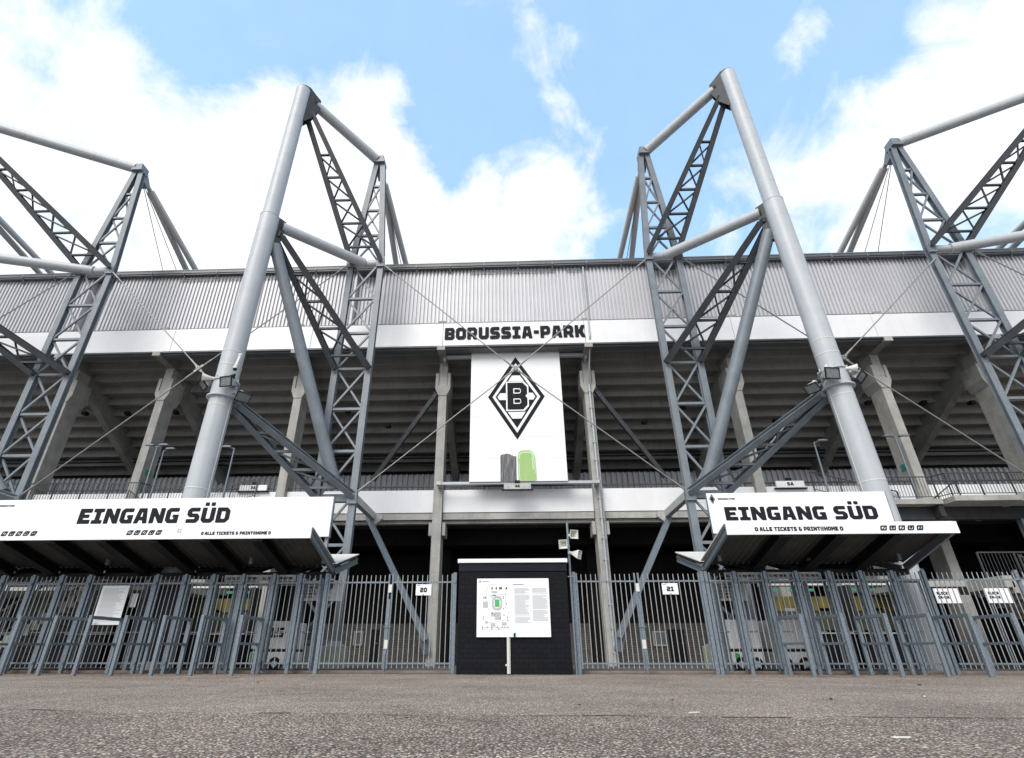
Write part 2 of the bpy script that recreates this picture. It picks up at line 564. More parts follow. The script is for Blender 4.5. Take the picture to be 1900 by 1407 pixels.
# ------------------------------------------------------------------ lettering (own heavy block alphabet)
GL = {
    'A': (6.2, [[(0, 0), (2.1, 0), (2.35, 1.4), (3.85, 1.4), (4.1, 0), (6.2, 0), (4.9, 7), (1.3, 7)], [(2.6, 3), (3.6, 3), (3.3, 5.2), (2.9, 5.2)]]),
    'B': (5.8, [[(0, 0), (4.7, 0), (5.8, 1.1), (5.8, 2.9), (5.2, 3.5), (5.8, 4.1), (5.8, 5.9), (4.7, 7), (0, 7)], [(2.1, 1.6), (3.8, 1.6), (3.8, 2.7), (2.1, 2.7)], [(2.1, 4.3), (3.8, 4.3), (3.8, 5.4), (2.1, 5.4)]]),
    'C': (5.6, [[(1.3, 0), (5.6, 0), (5.6, 1.8), (2.1, 1.8), (2.1, 5.2), (5.6, 5.2), (5.6, 7), (1.3, 7), (0, 5.7), (0, 1.3)]]),
    'D': (6, [[(0, 0), (4.5, 0), (6, 1.5), (6, 5.5), (4.5, 7), (0, 7)], [(2.1, 1.8), (3.9, 1.8), (3.9, 5.2), (2.1, 5.2)]]),
    'E': (5.6, [[(0, 0), (5.6, 0), (5.6, 1.9), (2.2, 1.9), (2.2, 2.7), (4.8, 2.7), (4.8, 4.3), (2.2, 4.3), (2.2, 5.1), (5.6, 5.1), (5.6, 7), (0, 7)]]),
    'G': (5.8, [[(1.3, 0), (5.8, 0), (5.8, 3.9), (3.1, 3.9), (3.1, 2.6), (3.7, 2.6), (3.7, 1.8), (2.1, 1.8), (2.1, 5.2), (5.6, 5.2), (5.6, 7), (1.3, 7), (0, 5.7), (0, 1.3)]]),
    'H': (6, [[(0, 0), (2.1, 0), (2.1, 2.6), (3.9, 2.6), (3.9, 0), (6, 0), (6, 7), (3.9, 7), (3.9, 4.4), (2.1, 4.4), (2.1, 7), (0, 7)]]),
    'I': (4.8, [[(0, 0), (4.8, 0), (4.8, 1.7), (3.5, 1.7), (3.5, 5.3), (4.8, 5.3), (4.8, 7), (0, 7), (0, 5.3), (1.3, 5.3), (1.3, 1.7), (0, 1.7)]]),
    'K': (6.1, [[(0, 0), (2.1, 0), (2.1, 2.4), (2.5, 2.4), (3.7, 0), (6.1, 0), (4.4, 3.5), (6, 7), (3.7, 7), (2.5, 4.5), (2.1, 4.5), (2.1, 7), (0, 7)]]),
    'L': (5.2, [[(0, 0), (5.2, 0), (5.2, 1.8), (2.1, 1.8), (2.1, 7), (0, 7)]]),
    'M': (6.8, [[(0, 0), (2, 0), (2, 3.6), (3.4, 1.6), (4.8, 3.6), (4.8, 0), (6.8, 0), (6.8, 7), (4.9, 7), (3.4, 4.6), (1.9, 7), (0, 7)]]),
    'N': (6.4, [[(0, 0), (2.1, 0), (2.1, 3.5), (4.3, 0), (6.4, 0), (6.4, 7), (4.3, 7), (4.3, 3.5), (2.1, 7), (0, 7)]]),
    'O': (6, [[(1.3, 0), (4.7, 0), (6, 1.3), (6, 5.7), (4.7, 7), (1.3, 7), (0, 5.7), (0, 1.3)], [(2.1, 1.9), (3.9, 1.9), (3.9, 5.1), (2.1, 5.1)]]),
    'P': (5.8, [[(0, 0), (2.1, 0), (2.1, 1.9), (4.6, 1.9), (5.8, 3.1), (5.8, 5.8), (4.6, 7), (0, 7)], [(2.1, 3.6), (3.8, 3.6), (3.8, 5.3), (2.1, 5.3)]]),
    'R': (6, [[(0, 0), (2.1, 0), (2.1, 1.9), (2.9, 1.9), (3.7, 0), (6, 0), (5, 2.3), (5.8, 3.2), (5.8, 5.8), (4.6, 7), (0, 7)], [(2.1, 3.6), (3.8, 3.6), (3.8, 5.3), (2.1, 5.3)]]),
    'S': (5.8, [[(0, 0), (4.6, 0), (5.8, 1.2), (5.8, 3.1), (4.6, 4.3), (2.1, 4.3), (2.1, 5.2), (5.5, 5.2), (5.5, 7), (1.2, 7), (0, 5.8), (0, 3.8), (1.2, 2.6), (3.7, 2.6), (3.7, 1.8), (0, 1.8)]]),
    'T': (5.7, [[(1.8, 0), (3.9, 0), (3.9, 5.2), (5.7, 5.2), (5.7, 7), (0, 7), (0, 5.2), (1.8, 5.2)]]),
    'U': (6, [[(1.3, 0), (4.7, 0), (6, 1.3), (6, 7), (3.9, 7), (3.9, 1.9), (2.1, 1.9), (2.1, 7), (0, 7), (0, 1.3)]]),
    'Ü': (6, [[(1.3, 0), (4.7, 0), (6, 1.3), (6, 7), (3.9, 7), (3.9, 1.9), (2.1, 1.9), (2.1, 7), (0, 7), (0, 1.3)], [(.7, 7.7), (2.6, 7.7), (2.6, 9.4), (.7, 9.4)], [(3.4, 7.7), (5.3, 7.7), (5.3, 9.4), (3.4, 9.4)]]),
    '-': (3.2, [[(.1, 2.6), (3.1, 2.6), (3.1, 4.4), (.1, 4.4)]]),
    '&': (6, [[(1.2, 0), (4.6, 0), (5.9, 1.2), (5.9, 4), (4, 4), (4, 1.8), (2, 1.8), (2, 2.7), (3.5, 2.7), (3.5, 4.2), (2, 4.2), (2, 5.3), (4.6, 5.3), (4.6, 7), (1.2, 7), (0, 5.8), (0, 4.3), (.7, 3.5), (0, 2.7), (0, 1.2)]]),
    '@': (6.6, [[(1.3, 0), (5.3, 0), (6.6, 1.3), (6.6, 5.7), (5.3, 7), (1.3, 7), (0, 5.7), (0, 1.3)], [(1.6, .9), (5, .9), (5.7, 1.6), (5.7, 5.4), (5, 6.1), (1.6, 6.1), (.9, 5.4), (.9, 1.6)], [(1.9, 1.9), (4.7, 1.9), (4.7, 5.1), (1.9, 5.1)], [(2.8, 2.9), (3.8, 2.9), (3.8, 4.1), (2.8, 4.1)]]),
    '0': (6, [[(1.3, 0), (4.7, 0), (6, 1.3), (6, 5.7), (4.7, 7), (1.3, 7), (0, 5.7), (0, 1.3)], [(2.1, 1.9), (3.9, 1.9), (3.9, 5.1), (2.1, 5.1)]]),
    '1': (4.6, [[(0, 0), (4.6, 0), (4.6, 1.6), (3.4, 1.6), (3.4, 7), (1.5, 7), (0, 5.8), (0, 4.6), (1.3, 4.6), (1.3, 1.6), (0, 1.6)]]),
    '2': (5.8, [[(0, 0), (5.8, 0), (5.8, 1.8), (2.1, 1.8), (2.1, 2.6), (4.6, 2.6), (5.8, 3.8), (5.8, 5.8), (4.6, 7), (.2, 7), (.2, 5.2), (3.7, 5.2), (3.7, 4.4), (1.2, 4.4), (0, 3.2)]]),
    '3': (5.8, [[(0, 0), (4.6, 0), (5.8, 1.2), (5.8, 2.9), (5.2, 3.5), (5.8, 4.1), (5.8, 5.8), (4.6, 7), (0, 7), (0, 5.3), (3.7, 5.3), (3.7, 4.4), (1.4, 4.4), (1.4, 2.7), (3.7, 2.7), (3.7, 1.7), (0, 1.7)]]),
    '4': (5.5, [[(3.4, 0), (5.4, 0), (5.4, 7), (3.3, 7), (0, 3.3), (0, 1.5), (3.4, 1.5)], [(2.1, 3.1), (3.4, 3.1), (3.4, 4.6)]]),
    '5': (5.8, [[(0, 0), (4.6, 0), (5.8, 1.2), (5.8, 3.2), (4.6, 4.4), (2.1, 4.4), (2.1, 5.2), (5.5, 5.2), (5.5, 7), (0, 7), (0, 2.7), (3.7, 2.7), (3.7, 1.8), (0, 1.8)]]),
    '7': (5.6, [[(1.2, 0), (3.4, 0), (5.6, 5), (5.6, 7), (0, 7), (0, 5.2), (3.4, 5.2)]]),
}


def soften(poly, r=.34):
    out = []
    n = len(poly)
    for i in range(n):
        p, a, b = Vector(poly[i]), Vector(poly[i - 1]), Vector(poly[(i + 1) % n])
        da, db = (a - p), (b - p)
        k = min(r, da.length * .4, db.length * .4)
        p0, p1 = p + da.normalized() * k, p + db.normalized() * k
        out += [tuple(p0), tuple(p0 * .25 + p * .5 + p1 * .25), tuple(p1)]
    return out


def poly_mesh(polys, fn, thick, name):
    """filled outlines (holes by nesting) as a thin solid plate; fn(u, v, t) -> world point, t=0 back, t=thick front"""
    cu = bpy.data.curves.new(name, 'CURVE')
    cu.dimensions = '2D'
    cu.fill_mode = 'BOTH'
    cu.extrude = .5
    for pl in polys:
        sp = cu.splines.new('POLY')
        sp.points.add(len(pl) - 1)
        for pt, (u, v) in zip(sp.points, pl):
            pt.co = (u, v, 0, 1)
        sp.use_cyclic_u = True
    ob = bpy.data.objects.new(name, cu)
    me = bpy.data.meshes.new_from_object(ob)
    vs = [fn(v.co.x, v.co.y, (v.co.z + .5) * thick) for v in me.vertices]
    fs = [list(p.vertices) for p in me.polygons]
    bpy.data.objects.remove(ob)
    bpy.data.curves.remove(cu)
    return vs, fs


def text_polys(s, width=None, height=1.0, gap=.75, space=3.0, rnd=.34):
    x, polys = 0, []
    for ch in s:
        if ch == ' ':
            x += space
            continue
        w, pl = GL[ch]
        for p in pl:
            polys.append([(u + x, v) for u, v in soften(p, rnd)])
        x += w + gap
    tw = x - gap
    sx = (width / tw) if width else height / 7
    sy = height / 7
    return [[(u * sx, v * sy) for u, v in p] for p in polys], tw * sx


def add_text(mb, s, x, z, y, width=None, height=.1, thick=.006, rnd=.34, gap=.75):
    """text on a plane facing -Y; lower left corner x, z"""
    polys, tw = text_polys(s, width, height, gap, rnd=rnd)
    vs, fs = poly_mesh(polys, lambda u, v, t: Vector((x + u, y - t, z + v)), thick, 'glyphs')
    b = len(mb.v)
    mb.v += vs
    for f in fs:
        mb.f.append([b + i for i in f])
        mb.s.append(False)
    return tw


def add_polys(mb, polys, y, thick):
    vs, fs = poly_mesh(polys, lambda u, v, t: Vector((u, y - t, v)), thick, 'outline')
    b = len(mb.v)
    mb.v += vs
    for f in fs:
        mb.f.append([b + i for i in f])
        mb.s.append(False)


def rect(x0, x1, z0, z1):
    return [(x0, z0), (x1, z0), (x1, z1), (x0, z1)]


# ================================================================== GROUND
g = MB()
g.sheet([(-220, -220, 0), (220, -220, 0), (220, 220, 0), (-220, 220, 0)])
struct(g.build('ground', M['ground']))
# foreground strip of darker, coarser asphalt with a ragged joint
g = MB()
edge = []
xs = [-60, -30, -14] + [-9 + i * .3 for i in range(61)] + [14, 30, 60]
for x in xs:
    yb = 5.62 + (.35 * (max(0, -x - .5) / 5) if x < -.5 else 0) - .03 * max(0, x - 2)
    edge.append((x, yb + .05 * math.sin(x * 2.3) + random.uniform(-.04, .04), .004))
g.sheet([(-60, -60, .004), (60, -60, .004)] + edge[::-1])
struct(g.build('asphalt_patch', M['ground2']))
g = MB()
for (a, b) in zip(edge[:-1], edge[1:]):                    # tar joint along the patch
    w0, w1 = random.uniform(.004, .035), random.uniform(.004, .035)
    if random.random() < .3:
        continue
    g.sheet([(a[0], a[1] - w0, .008), (b[0], b[1] - w0, .008), (b[0], b[1] + w1, .008), (a[0], a[1] + w1, .008)])
struct(g.build('tar_joint', mat('tar', (.035, .032, .03), .7)))
g = MB()
g.box(-60, -1.62, 16.95, 17.3, 0, .07)
g.box(1.62, 60, 16.95, 17.3, 0, .07)
struct(g.build('kerb', M['kerb'], bevel=.01))
g = MB()
g.sheet([(-60, 17.3, .03), (60, 17.3, .03), (60, 40, .03), (-60, 40, .03)])
struct(g.build('concourse_floor', M['paving']))

# ================================================================== STADIUM STAND
COLX = [-26.2, -18.57, -11.16, -3.5, 4.08, 11.66, 19.04, 26.4]
COLX[0], COLX[-1] = -23.9, 24.3
YC = 24.85
stand = thing('stadium_stand', 'long concrete stadium stand with ribbed grey cladding, white bands and raking columns', 'stadium', (0, 24.85, 0))
XL, XR = -48, 48


def column(x):
    mb = MB()
    w = .215
    mb.box(x - w, x + w, YC, YC + .95, 0, 12.45)
    # flared head
    pts = [(x - w, 12.45), (x + w, 12.45), (x + .39, 12.85), (x + .39, 13.75), (x + .235, 13.75), (x + .235, 13.02), (x - .235, 13.02), (x - .235, 13.75), (x - .39, 13.75), (x - .39, 12.85)]
    vs, fs = poly_mesh([pts], lambda u, v, t: Vector((u, YC + 1.1 - t, v)), 1.13, 'head')
    b = len(mb.v)
    mb.v += vs
    for f in fs:
        mb.f.append([b + i for i in f])
        mb.s.append(False)
    # seat block in the fork
    mb.box(x - .215, x + .215, YC + .02, YC + .9, 13.03, 14.4)
    c = mb.build('column', M['conc'], stand, .015)
    return c


def raker(x):
    mb = MB()
    w = .2
    # side outline (y, z): nose, soffit falling back, stepped top
    pts = [(23.52, 14.42), (24.6, 14.42), (25.2, 13.9), (34, 9.3), (34, 10.3), (25.3, 15.0), (23.52, 15.1)]
    pts = [(23.52, 14.43), (24.9, 14.43), (25.95, 13.55), (34, 9.35), (34, 11.6), (24.5, 16.2), (23.52, 16.2)]
    mb.prism(pts, lambda u, v, t: (t, u, v), x - w, x + w)
    mb.build('raker_beam', M['raker'], stand, .012)
    mb = MB()                                              # paler plate standing in for the lit end face of the nose
    mb.box(x - .205, x + .205, 23.50, 23.518, 14.425, 14.66)
    mb.build('beam_end', M['conc'], stand)


for x in COLX:
    column(x)
    raker(x)

# stepped underside of the upper tier
mb = MB()
NST = 13
y0, z0s, y1, z1s = 23.75, 15.35, 33.6, 10.55
prof = []
for i in range(NST):
    ya = y0 + (y1 - y0) * i / NST
    yb = y0 + (y1 - y0) * (i + 1) / NST
    za = z0s + (z1s - z0s) * i / NST
    zb = z0s + (z1s - z0s) * (i + 1) / NST
    prof += [(ya, za), (ya + .10, za), (ya + .12, za + .13), (yb + .03, za + .13), (yb, zb + .01)]  # nib and recess shaped to deepen the shadow behind each step
prof.append((y1, z1s))
b = len(mb.v)
for (yy, zz) in prof:
    mb.v += [Vector((XL, yy, zz)), Vector((XR, yy, zz))]
for i in range(len(prof) - 1):
    k = b + 2 * i
    mb.f.append([k, k + 1, k + 3, k + 2])
    mb.s.append(False)
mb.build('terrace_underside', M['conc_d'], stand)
mb = MB()                                                  # upper seating deck and roof that close the stand above
mb.box(XL, XR, 33.6, 34, 6.3, 22)
mb.box(XL, XR, 24.2, 60, 19.3, 19.6)
mb.build('roof_deck', M['gutter'], stand)

# upper cladding: trapezoidal ribs, set back behind the four towers
STRIPS = [(-8.62, -7.15), (7.85, 9.33), (-24.0, -22.6), (23.42, 24.8)]
mb = MB()
pitch, yb0 = .205, 23.72
x = XL
path = []
while x < XR:
    rec = any(a <= x <= c for a, c in STRIPS)
    yy = yb0 + (.38 if rec else 0)
    path += [(x, yy), (x + pitch * .30, yy), (x + pitch * .40, yy - .085), (x + pitch * .90, yy - .085)]
    x += pitch
b = len(mb.v)
for (xx, yy) in path:
    mb.v += [Vector((xx, yy, 16.08)), Vector((xx, yy, 19.66))]
for i in range(len(path) - 1):
    k = b + 2 * i
    mb.f.append([k, k + 2, k + 3, k + 1])
    mb.s.append(False)
mb.build('ribbed_cladding', M['clad'], stand)
mb = MB()
mb.box(XL, XR, 23.4, 24.2, 19.66, 19.74)
mb.box(XL, XR, 23.36, 23.46, 19.745, 19.92)
mb.box(XL, XR, 23.9, 24.1, 19.745, 19.9)
mb.build('gutter', M['gutter'], stand)
mb = MB()
mb.box(XL, XR, 23.34, 23.42, 19.925, 19.97)
mb.build('gutter_lip', M['steel'], stand)
mb = MB()
for k in range(-15, 16):                                   # gutter brackets
    xx = k * 1.9 + .6
    mb = MB()
    mb.prism([(23.36, 19.80), (23.36, 19.915), (23.345, 19.915), (23.345, 19.70), (23.42, 19.66), (23.60, 19.40), (23.63, 19.43), (23.44, 19.68), (23.40, 19.70)], lambda u, v, t: (t, u, v), xx - .03, xx + .03)
    mb.build('gutter_bracket', M['steel'], stand)
mb = MB()                                                  # cable tray under the gutter
for xa, xb in ((-18.6, -11.7), (-2.0, 2.6), (11.2, 15.4), (3.3, 4.0)):
    mb = MB()
    mb.beam((xa, 23.56, 19.50), (xb, 23.56, 19.50), .03, .03)
    mb.beam((xa, 23.56, 19.38), (xb, 23.56, 19.38), .03, .03)
    n = int((xb - xa) / .35)
    for i in range(n + 1):
        xx = xa + (xb - xa) * i / max(n, 1)
        mb.box(xx - .012, xx + .012, 23.545, 23.575, 19.3, 19.52)
    mb.build('cable_tray', M['steel'], stand)
# white band under the cladding, split at its joints
JO = [XL, -40, -32, -24.8, -17.9, -10.4, -3.43, 3.95, 11.5, 18.6, 25.2, 33, 40, XR]
for a, c in zip(JO[:-1], JO[1:]):
    mb = MB()
    mb.box(a + .012, c - .012, 23.5, 23.66, 14.66, 16.02)
    mb.build('white_band_panel', M['white'], stand, .01)
mb = MB()
mb.box(XL, XR, 23.53, 23.95, 16.0, 16.09)
mb.box(XL, XR, 23.66, 24.1, 14.52, 16.0)
mb.box(XL, XR, 23.53, 23.64, 14.6, 14.655)
mb.build('band_flashing', M['gutter'], stand)

# balcony: slab, white parapet, rear wall
mb = MB()
mb.box(XL, XR, 25.16, 34, 6.1, 6.42)
mb.build('balcony_slab', mat('balcony_low_bounce', (.05, .05, .048), .9, col2=(.035, .035, .033)), stand)  # floor colour darkened to cut bounce light onto the terrace underside
for a, c in zip([XL] + COLX, COLX + [XR]):
    mb = MB()
    mb.box(a + .23, c - .23, 25.08, 25.2, 6.42, 7.5)
    mb.build('parapet_panel', M['white'], stand, .01)
for a, c in zip([XL] + COLX, COLX + [XR]):
    mb = MB()
    mb.box(a + .24, c - .24, 25.12, 25.3, 6.1, 6.40)
    mb.box(a + .24, c - .24, 25.3, 25.6, 5.95, 6.12)
    mb.build('edge_beam', M['conc'], stand)
for x in COLX:                                             # corbels either side of each column
    for sx in (-1, 1):
        mb = MB()
        mb.box(x + sx * .31 - .075, x + sx * .31 + .075, 25.0, 25.9, 5.35, 5.94)
        mb.build('corbel', M['conc'], stand)
mb = MB()
path = []
x = XL
while x < XR:
    path += [(x, 32.6), (x + .16, 32.6), (x + .2, 32.47), (x + .3, 32.47)]
    x += .34
for (xx, yy) in path:
    mb.v += [Vector((xx, yy, 6.42)), Vector((xx, yy, 10.6))]
for i in range(len(path) - 1):
    mb.f.append([2 * i, 2 * i + 2, 2 * i + 3, 2 * i + 1])
    mb.s.append(False)
mb.build('rear_corrugated_wall', M['clad'], stand)
for a, c in zip([XL] + COLX, COLX + [XR]):                 # dark handrail above the parapet
    mb = MB()
    mb.box(a + .25, c - .25, 25.1, 25.16, 7.66, 7.72)
    n = 5
    for i in range(n):
        xx = a + .6 + (c - a - 1.2) * i / (n - 1)
        mb.box(xx - .02, xx + .02, 25.11, 25.15, 7.5, 7.66)
    mb.build('parapet_rail', M['rail'], stand)
mb = MB()                                                  # service pipes beneath the terraces
for zz, yy in ((11.35, 31.0), (11.2, 31.15), (11.0, 31.4)):
    mb = MB()
    mb.tube((XL, yy, zz), (XR, yy, zz), .05, 8)
    mb.build('service_pipe', M['black'], stand)
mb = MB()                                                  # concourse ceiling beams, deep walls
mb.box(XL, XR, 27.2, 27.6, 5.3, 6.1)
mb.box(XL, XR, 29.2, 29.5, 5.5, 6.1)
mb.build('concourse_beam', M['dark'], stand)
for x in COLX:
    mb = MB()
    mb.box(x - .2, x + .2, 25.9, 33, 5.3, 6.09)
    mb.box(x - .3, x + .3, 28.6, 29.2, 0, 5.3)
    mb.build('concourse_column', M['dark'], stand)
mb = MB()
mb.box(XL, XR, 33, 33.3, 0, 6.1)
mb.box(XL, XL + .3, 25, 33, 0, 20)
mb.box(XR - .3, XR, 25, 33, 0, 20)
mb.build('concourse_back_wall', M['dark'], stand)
# downpipe on the column right of the banner
mb = MB()
xd = 4.12
mb.tube((xd, 24.75, .05), (xd, 24.75, 12.9), .062, 10)
mb.tube((xd, 24.75, 12.9), (xd + .06, 23.42, 15.0), .04, 10)
mb.tube((xd + .06, 23.44, 15.0), (xd + .06, 23.44, 19.5), .04, 10)
for k in range(14):
    zz = .5 + k * .92
    mb.box(xd - .09, xd + .09, 24.675, 24.86, zz, zz + .03)
dp = mb.build('downpipe', mat('downpipe_zinc', (.42, .46, .49), .45, .2, col2=(.33, .365, .39), nscale=5), stand)
# boxes and lamps fixed under the terraces
mb = MB()
for px, py in ((157, 767), (236, 767), (325, 765), (120, 794), (720, 790), (645, 763), (1196, 783), (1268, 755), (1440, 780), (1612, 747), (1714, 747), (1804, 747), (1846, 773)):
    p = at(px, py, 27.9)
    mb = MB()
    mb.box(p.x - .13, p.x + .13, 27.8, 28.1, p.z - .09, p.z + .09)
    mb.build('ceiling_lamp', M['black'], stand)
# steel braces between columns and tower brackets
for s, xa, xb in ((-1, -6.74, -3.78), (1, 7.37, 4.42)):
    mb = MB()
    mb.beam((xa, 25.02, 8.0), (xb, 25.02, 12.75), .2, .2, (0, 1, 0))
    mb.beam((xb, 25.02, 12.62), (xb - s * .18, 25.02, 12.9), .3, .34, (0, 1, 0))
    mb.build('upper_brace', M['plate'], stand)
    mb = MB()
    a, c = (-6.62, 24.4, 6.1) if s < 0 else (7.1, 24.4, 6.0), (-3.68, 24.5, 1.0) if s < 0 else (4.3, 24.5, 1.1)
    mb.ibeam(a, c, .24, .26, .03, (0, 1, 0))
    mb.beam(Vector(c) + Vector((s * .2, 0, .25)), Vector(c) + Vector((-s * .05, .2, -.5)), .34, .12, (0, 1, 0))
    mb.build('lower_brace', M['galv'], stand)

# brick building inside the concourse
hut = thing('brick_building', 'low grey brick building with windows and dark doors inside the concourse behind the fence', 'building', (0, 30, 0))
mb = MB()
mb.box(-14, 15.5, 30, 32.9, .03, 1.9)
mb.build('wall', M['brick'], hut)
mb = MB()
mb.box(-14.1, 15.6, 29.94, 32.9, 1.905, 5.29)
mb.build('fascia', M['dark'], hut)  # black block stands in for the darkness above the brick
for (xa, xb, ya, yb) in ((655, 675, 1171, 1198), (1213, 1235, 1171, 1199)):
    p, q = at(xa, yb, 29.98), at(xb, ya, 29.98)
    mb = MB()
    t = .07
    mb.box(p.x, q.x, 29.93, 29.98, p.z, p.z + t)
    mb.box(p.x, q.x, 29.93, 29.98, q.z - t, q.z)
    mb.box(p.x, p.x + t, 29.93, 29.98, p.z + t, q.z - t)
    mb.box(q.x - t, q.x, 29.93, 29.98, p.z + t, q.z - t)
    w = mb.build('window', M['lampgrey'], hut)
    mb = MB()
    mb.box(p.x + t, q.x - t, 29.955, 29.985, p.z + t, q.z - t)
    mb.build('pane', M['glass'], w)
for (xa, xb, ya) in ((684, 706, 1168), (1247, 1268, 1168), (806, 824, 1165)):
    p, q = at(xa, 1230, 29.98), at(xb, ya, 29.98)
    mb = MB()
    mb.box(p.x, q.x, 29.95, 30.0, .03, q.z)
    dr = mb.build('door', M['black'], hut)
    mb = MB()
    mb.box(q.x - .2, q.x - .08, 29.92, 29.95, .95, .99)
    mb.build('handle', M['galv'], dr)

# ================================================================== PYLONS
RZ = [.88, 2.5, 4.23, 6.06, 8.06, 10.0, 12.0, 13.92, 15.9, 18.05]
RZ_UP = [19.95, 21.72, 23.5]
ZAP, YT = 25.45, 21.0


def pylon(cx, mx, hw, s, stay, label, YM=17.8, lean=.016, far=None):
    """cx tower centre, hw half width, mx mast x, s=-1 mast on the left"""
    t = thing('roof_pylon', label, 'pylon', (cx, YT, 0), 'tubular roof pylons along the stand')
    Mz = lambda z: Vector((mx - s * lean * (z - 8), YM, z))             # the shaft leans slightly to the tower
    sd = (Vector((cx, YT, 0)) - Vector((mx, YM, 0))).normalized()     # from mast to tower, horizontal
    # mast
    mb = MB()
    mb.tube(Mz(0), Mz(18.25), .415, 40)
    mb.tube(Mz(18.25), Mz(27.35), .362, 40)
    ms = mb.build('mast', M['mast'], t)
    mb = MB()
    for z in (1.9, 3.7, 5.5, 7.3, 10.6, 12.3, 14.0, 15.7, 17.2):      # weld seams
        mb.tube(Mz(z), Mz(z + .018), .4175, 40)
    for z in (19.3, 20.7, 22.1, 23.5, 24.9, 26.2):
        mb.tube(Mz(z), Mz(z + .018), .3645, 40)
    mb.tube(Mz(18.23), Mz(18.27), .426, 40)
    mb.build('seam', M['mast'], ms)
    mb = MB()
    mb.tube(Mz(9.05), Mz(9.10), .535, 40)
    mb.tube(Mz(9.72), Mz(9.77), .50, 40)
    mb.tube(Mz(9.10), Mz(9.72), .45, 40)
    for i in range(10):
        a = 2 * math.pi * i / 10
        c0 = Mz(9.77) + Vector((.465 * math.cos(a), .465 * math.sin(a), 0))
        mb.tube(c0, c0 + Vector((0, 0, .1)), .03, 6)
    mb.build('collar', M['mast'], ms)
    mb = MB()                                              # lightning strip down the shaft
    o_ = Vector((-s * .428, -.06, 0))
    mb.tube(Mz(.2) + o_, Mz(9) + o_, .015, 6)
    for z in (5.55, 8.7, 10.4, 11.0):
        mb.tube(Mz(z), Mz(z + .03), .424, 40)
    mb.build('cable_strap', M['ivory'], ms)
    # head plates
    mb = MB()
    side = Vector((-sd.y, sd.x, 0))
    for k in (-.2, .2):
        o = Vector((mx - s * lean * 18, YM, 0)) + side * k
        pts = [(.0, 27.62), (.30, 27.62), (.62, 27.35), (.95, 27.1), (1.0, 26.5), (.72, 25.6), (.36, 25.0), (0, 25.0)]
        mb.prism(pts, lambda u, v, tt, o=o: o + sd * u + side * tt + Vector((0, 0, v)), -.02, .02)
    mb.tube(Mz(27.35), Mz(27.42), .33, 24)
    mb.tube(Mz(26.95) + sd * .70 - Vector((0, 0, .08)), Mz(26.95) + sd * .82 - Vector((0, 0, .12)), .30, 20)
    mb.build('head_plate', M['plate'], ms)
    # ties
    apex = Vector((cx, YT, ZAP))
    mb = MB()
    mb.tube(Mz(26.9) + sd * .78 - Vector((0, 0, .1)), apex - sd * .25 + Vector((0, 0, .05)), .265, 24)
    mb.build('tie_tube', M['mast'], t)
    mb = MB()
    e = Vector((cx, YT, 18.05)) - sd * .15
    a0 = Mz(18.0) + sd * .60
    mb.tube(a0, e, .25, 24)
    mb.tube((cx - hw * .95, YT - .02, 18.05), (cx + hw * .95, YT - .02, 18.05), .19, 18)
    mb.build('tie_tube', M['mast'], t)
    mb = MB()
    mb.tube(Mz(18.0) + sd * .54, a0, .27, 20)
    for z0_, z1_ in ((17.2, 18.4),):
        for k in (-.1, .1):
            mb.prism([(.38, 16.3), (.62, 16.4), (.72, 17.7), (.72, 18.3), (.38, 18.4)], lambda u, v, tt, k=k: Vector((mx - s * lean * 9.5, YM, 0)) + side * (k + tt) + sd * u + Vector((0, 0, v)), -.015, .015)
    mb.build('node_plate', M['truss'], ms)
    # inclined strut tube to the tower foot node
    mb = MB()
    p0 = Mz(16.85) + sd * .50
    p1 = Vector((cx, YT - .05, 6.45))
    mb.tube(p0, p1, .26, 24)
    mb.build('strut_tube', M['steel'], t)
    # tower
    mb = MB()
    zl = .88
    for k in (-1, 1):
        mb.ibeam((cx + k * hw, YT, zl), (cx + k * hw, YT, 18.2), .28, .26, .03, (0, 1, 0))
        mb.ibeam((cx + k * hw, YT, 18.2), (cx + k * .16, YT, ZAP), .28, .26, .03, (0, 1, 0))
    for k in (-1, 1):                                      # bolt rows on the flanges at the bracing nodes
        for z in RZ[1:-1]:
            for dz in (-.28, -.14, .14, .28):
                for bx in (-.09, .09):
                    mb.tube((cx + k * hw + bx, YT - .145, z + dz), (cx + k * hw + bx, YT - .125, z + dz), .018, 6)
    mb.build('tower_leg', M['steel'], t)
    mb = MB()

    def wid(z):
        return hw if z <= 18.2 else hw + (.16 - hw) * (z - 18.2) / (ZAP - 18.2)
    zs = RZ + RZ_UP
    for z in zs:
        big = abs(z - 6.06) < .01
        mb.beam((cx - wid(z) + .13, YT, z), (cx + wid(z) - .13, YT, z), .14 if not big else .26, .11 if not big else .3)
    for za, zb in zip(zs[:-1], zs[1:]):
        ta = .13
        mb.beam((cx - wid(za) + ta, YT - .045, za + .1), (cx + wid(zb) - ta, YT - .045, zb - .1), .085, .08, (0, 1, 0))
        mb.beam((cx + wid(za) - ta, YT + .045, za + .1), (cx - wid(zb) + ta, YT + .045, zb - .1), .085, .08, (0, 1, 0))
    mb.build('tower_bracing', M['steel'], t)
    mb = MB()
    mb.box(cx - .3, cx + .3, YT - .3, YT + .3, ZAP - .25, ZAP - .02)
    mb.box(cx - .22, cx + .22, YT - .25, YT + .35, ZAP, ZAP + .28)
    mb.prism([(-.22, ZAP - .1), (.35, ZAP + .1), (.8, ZAP - .45), (.7, ZAP - .75), (.1, ZAP - .5)], lambda u, v, tt: (cx + tt, YT + u, v), -.2, .2)
    mb.build('apex_joint', M['steel'], t)
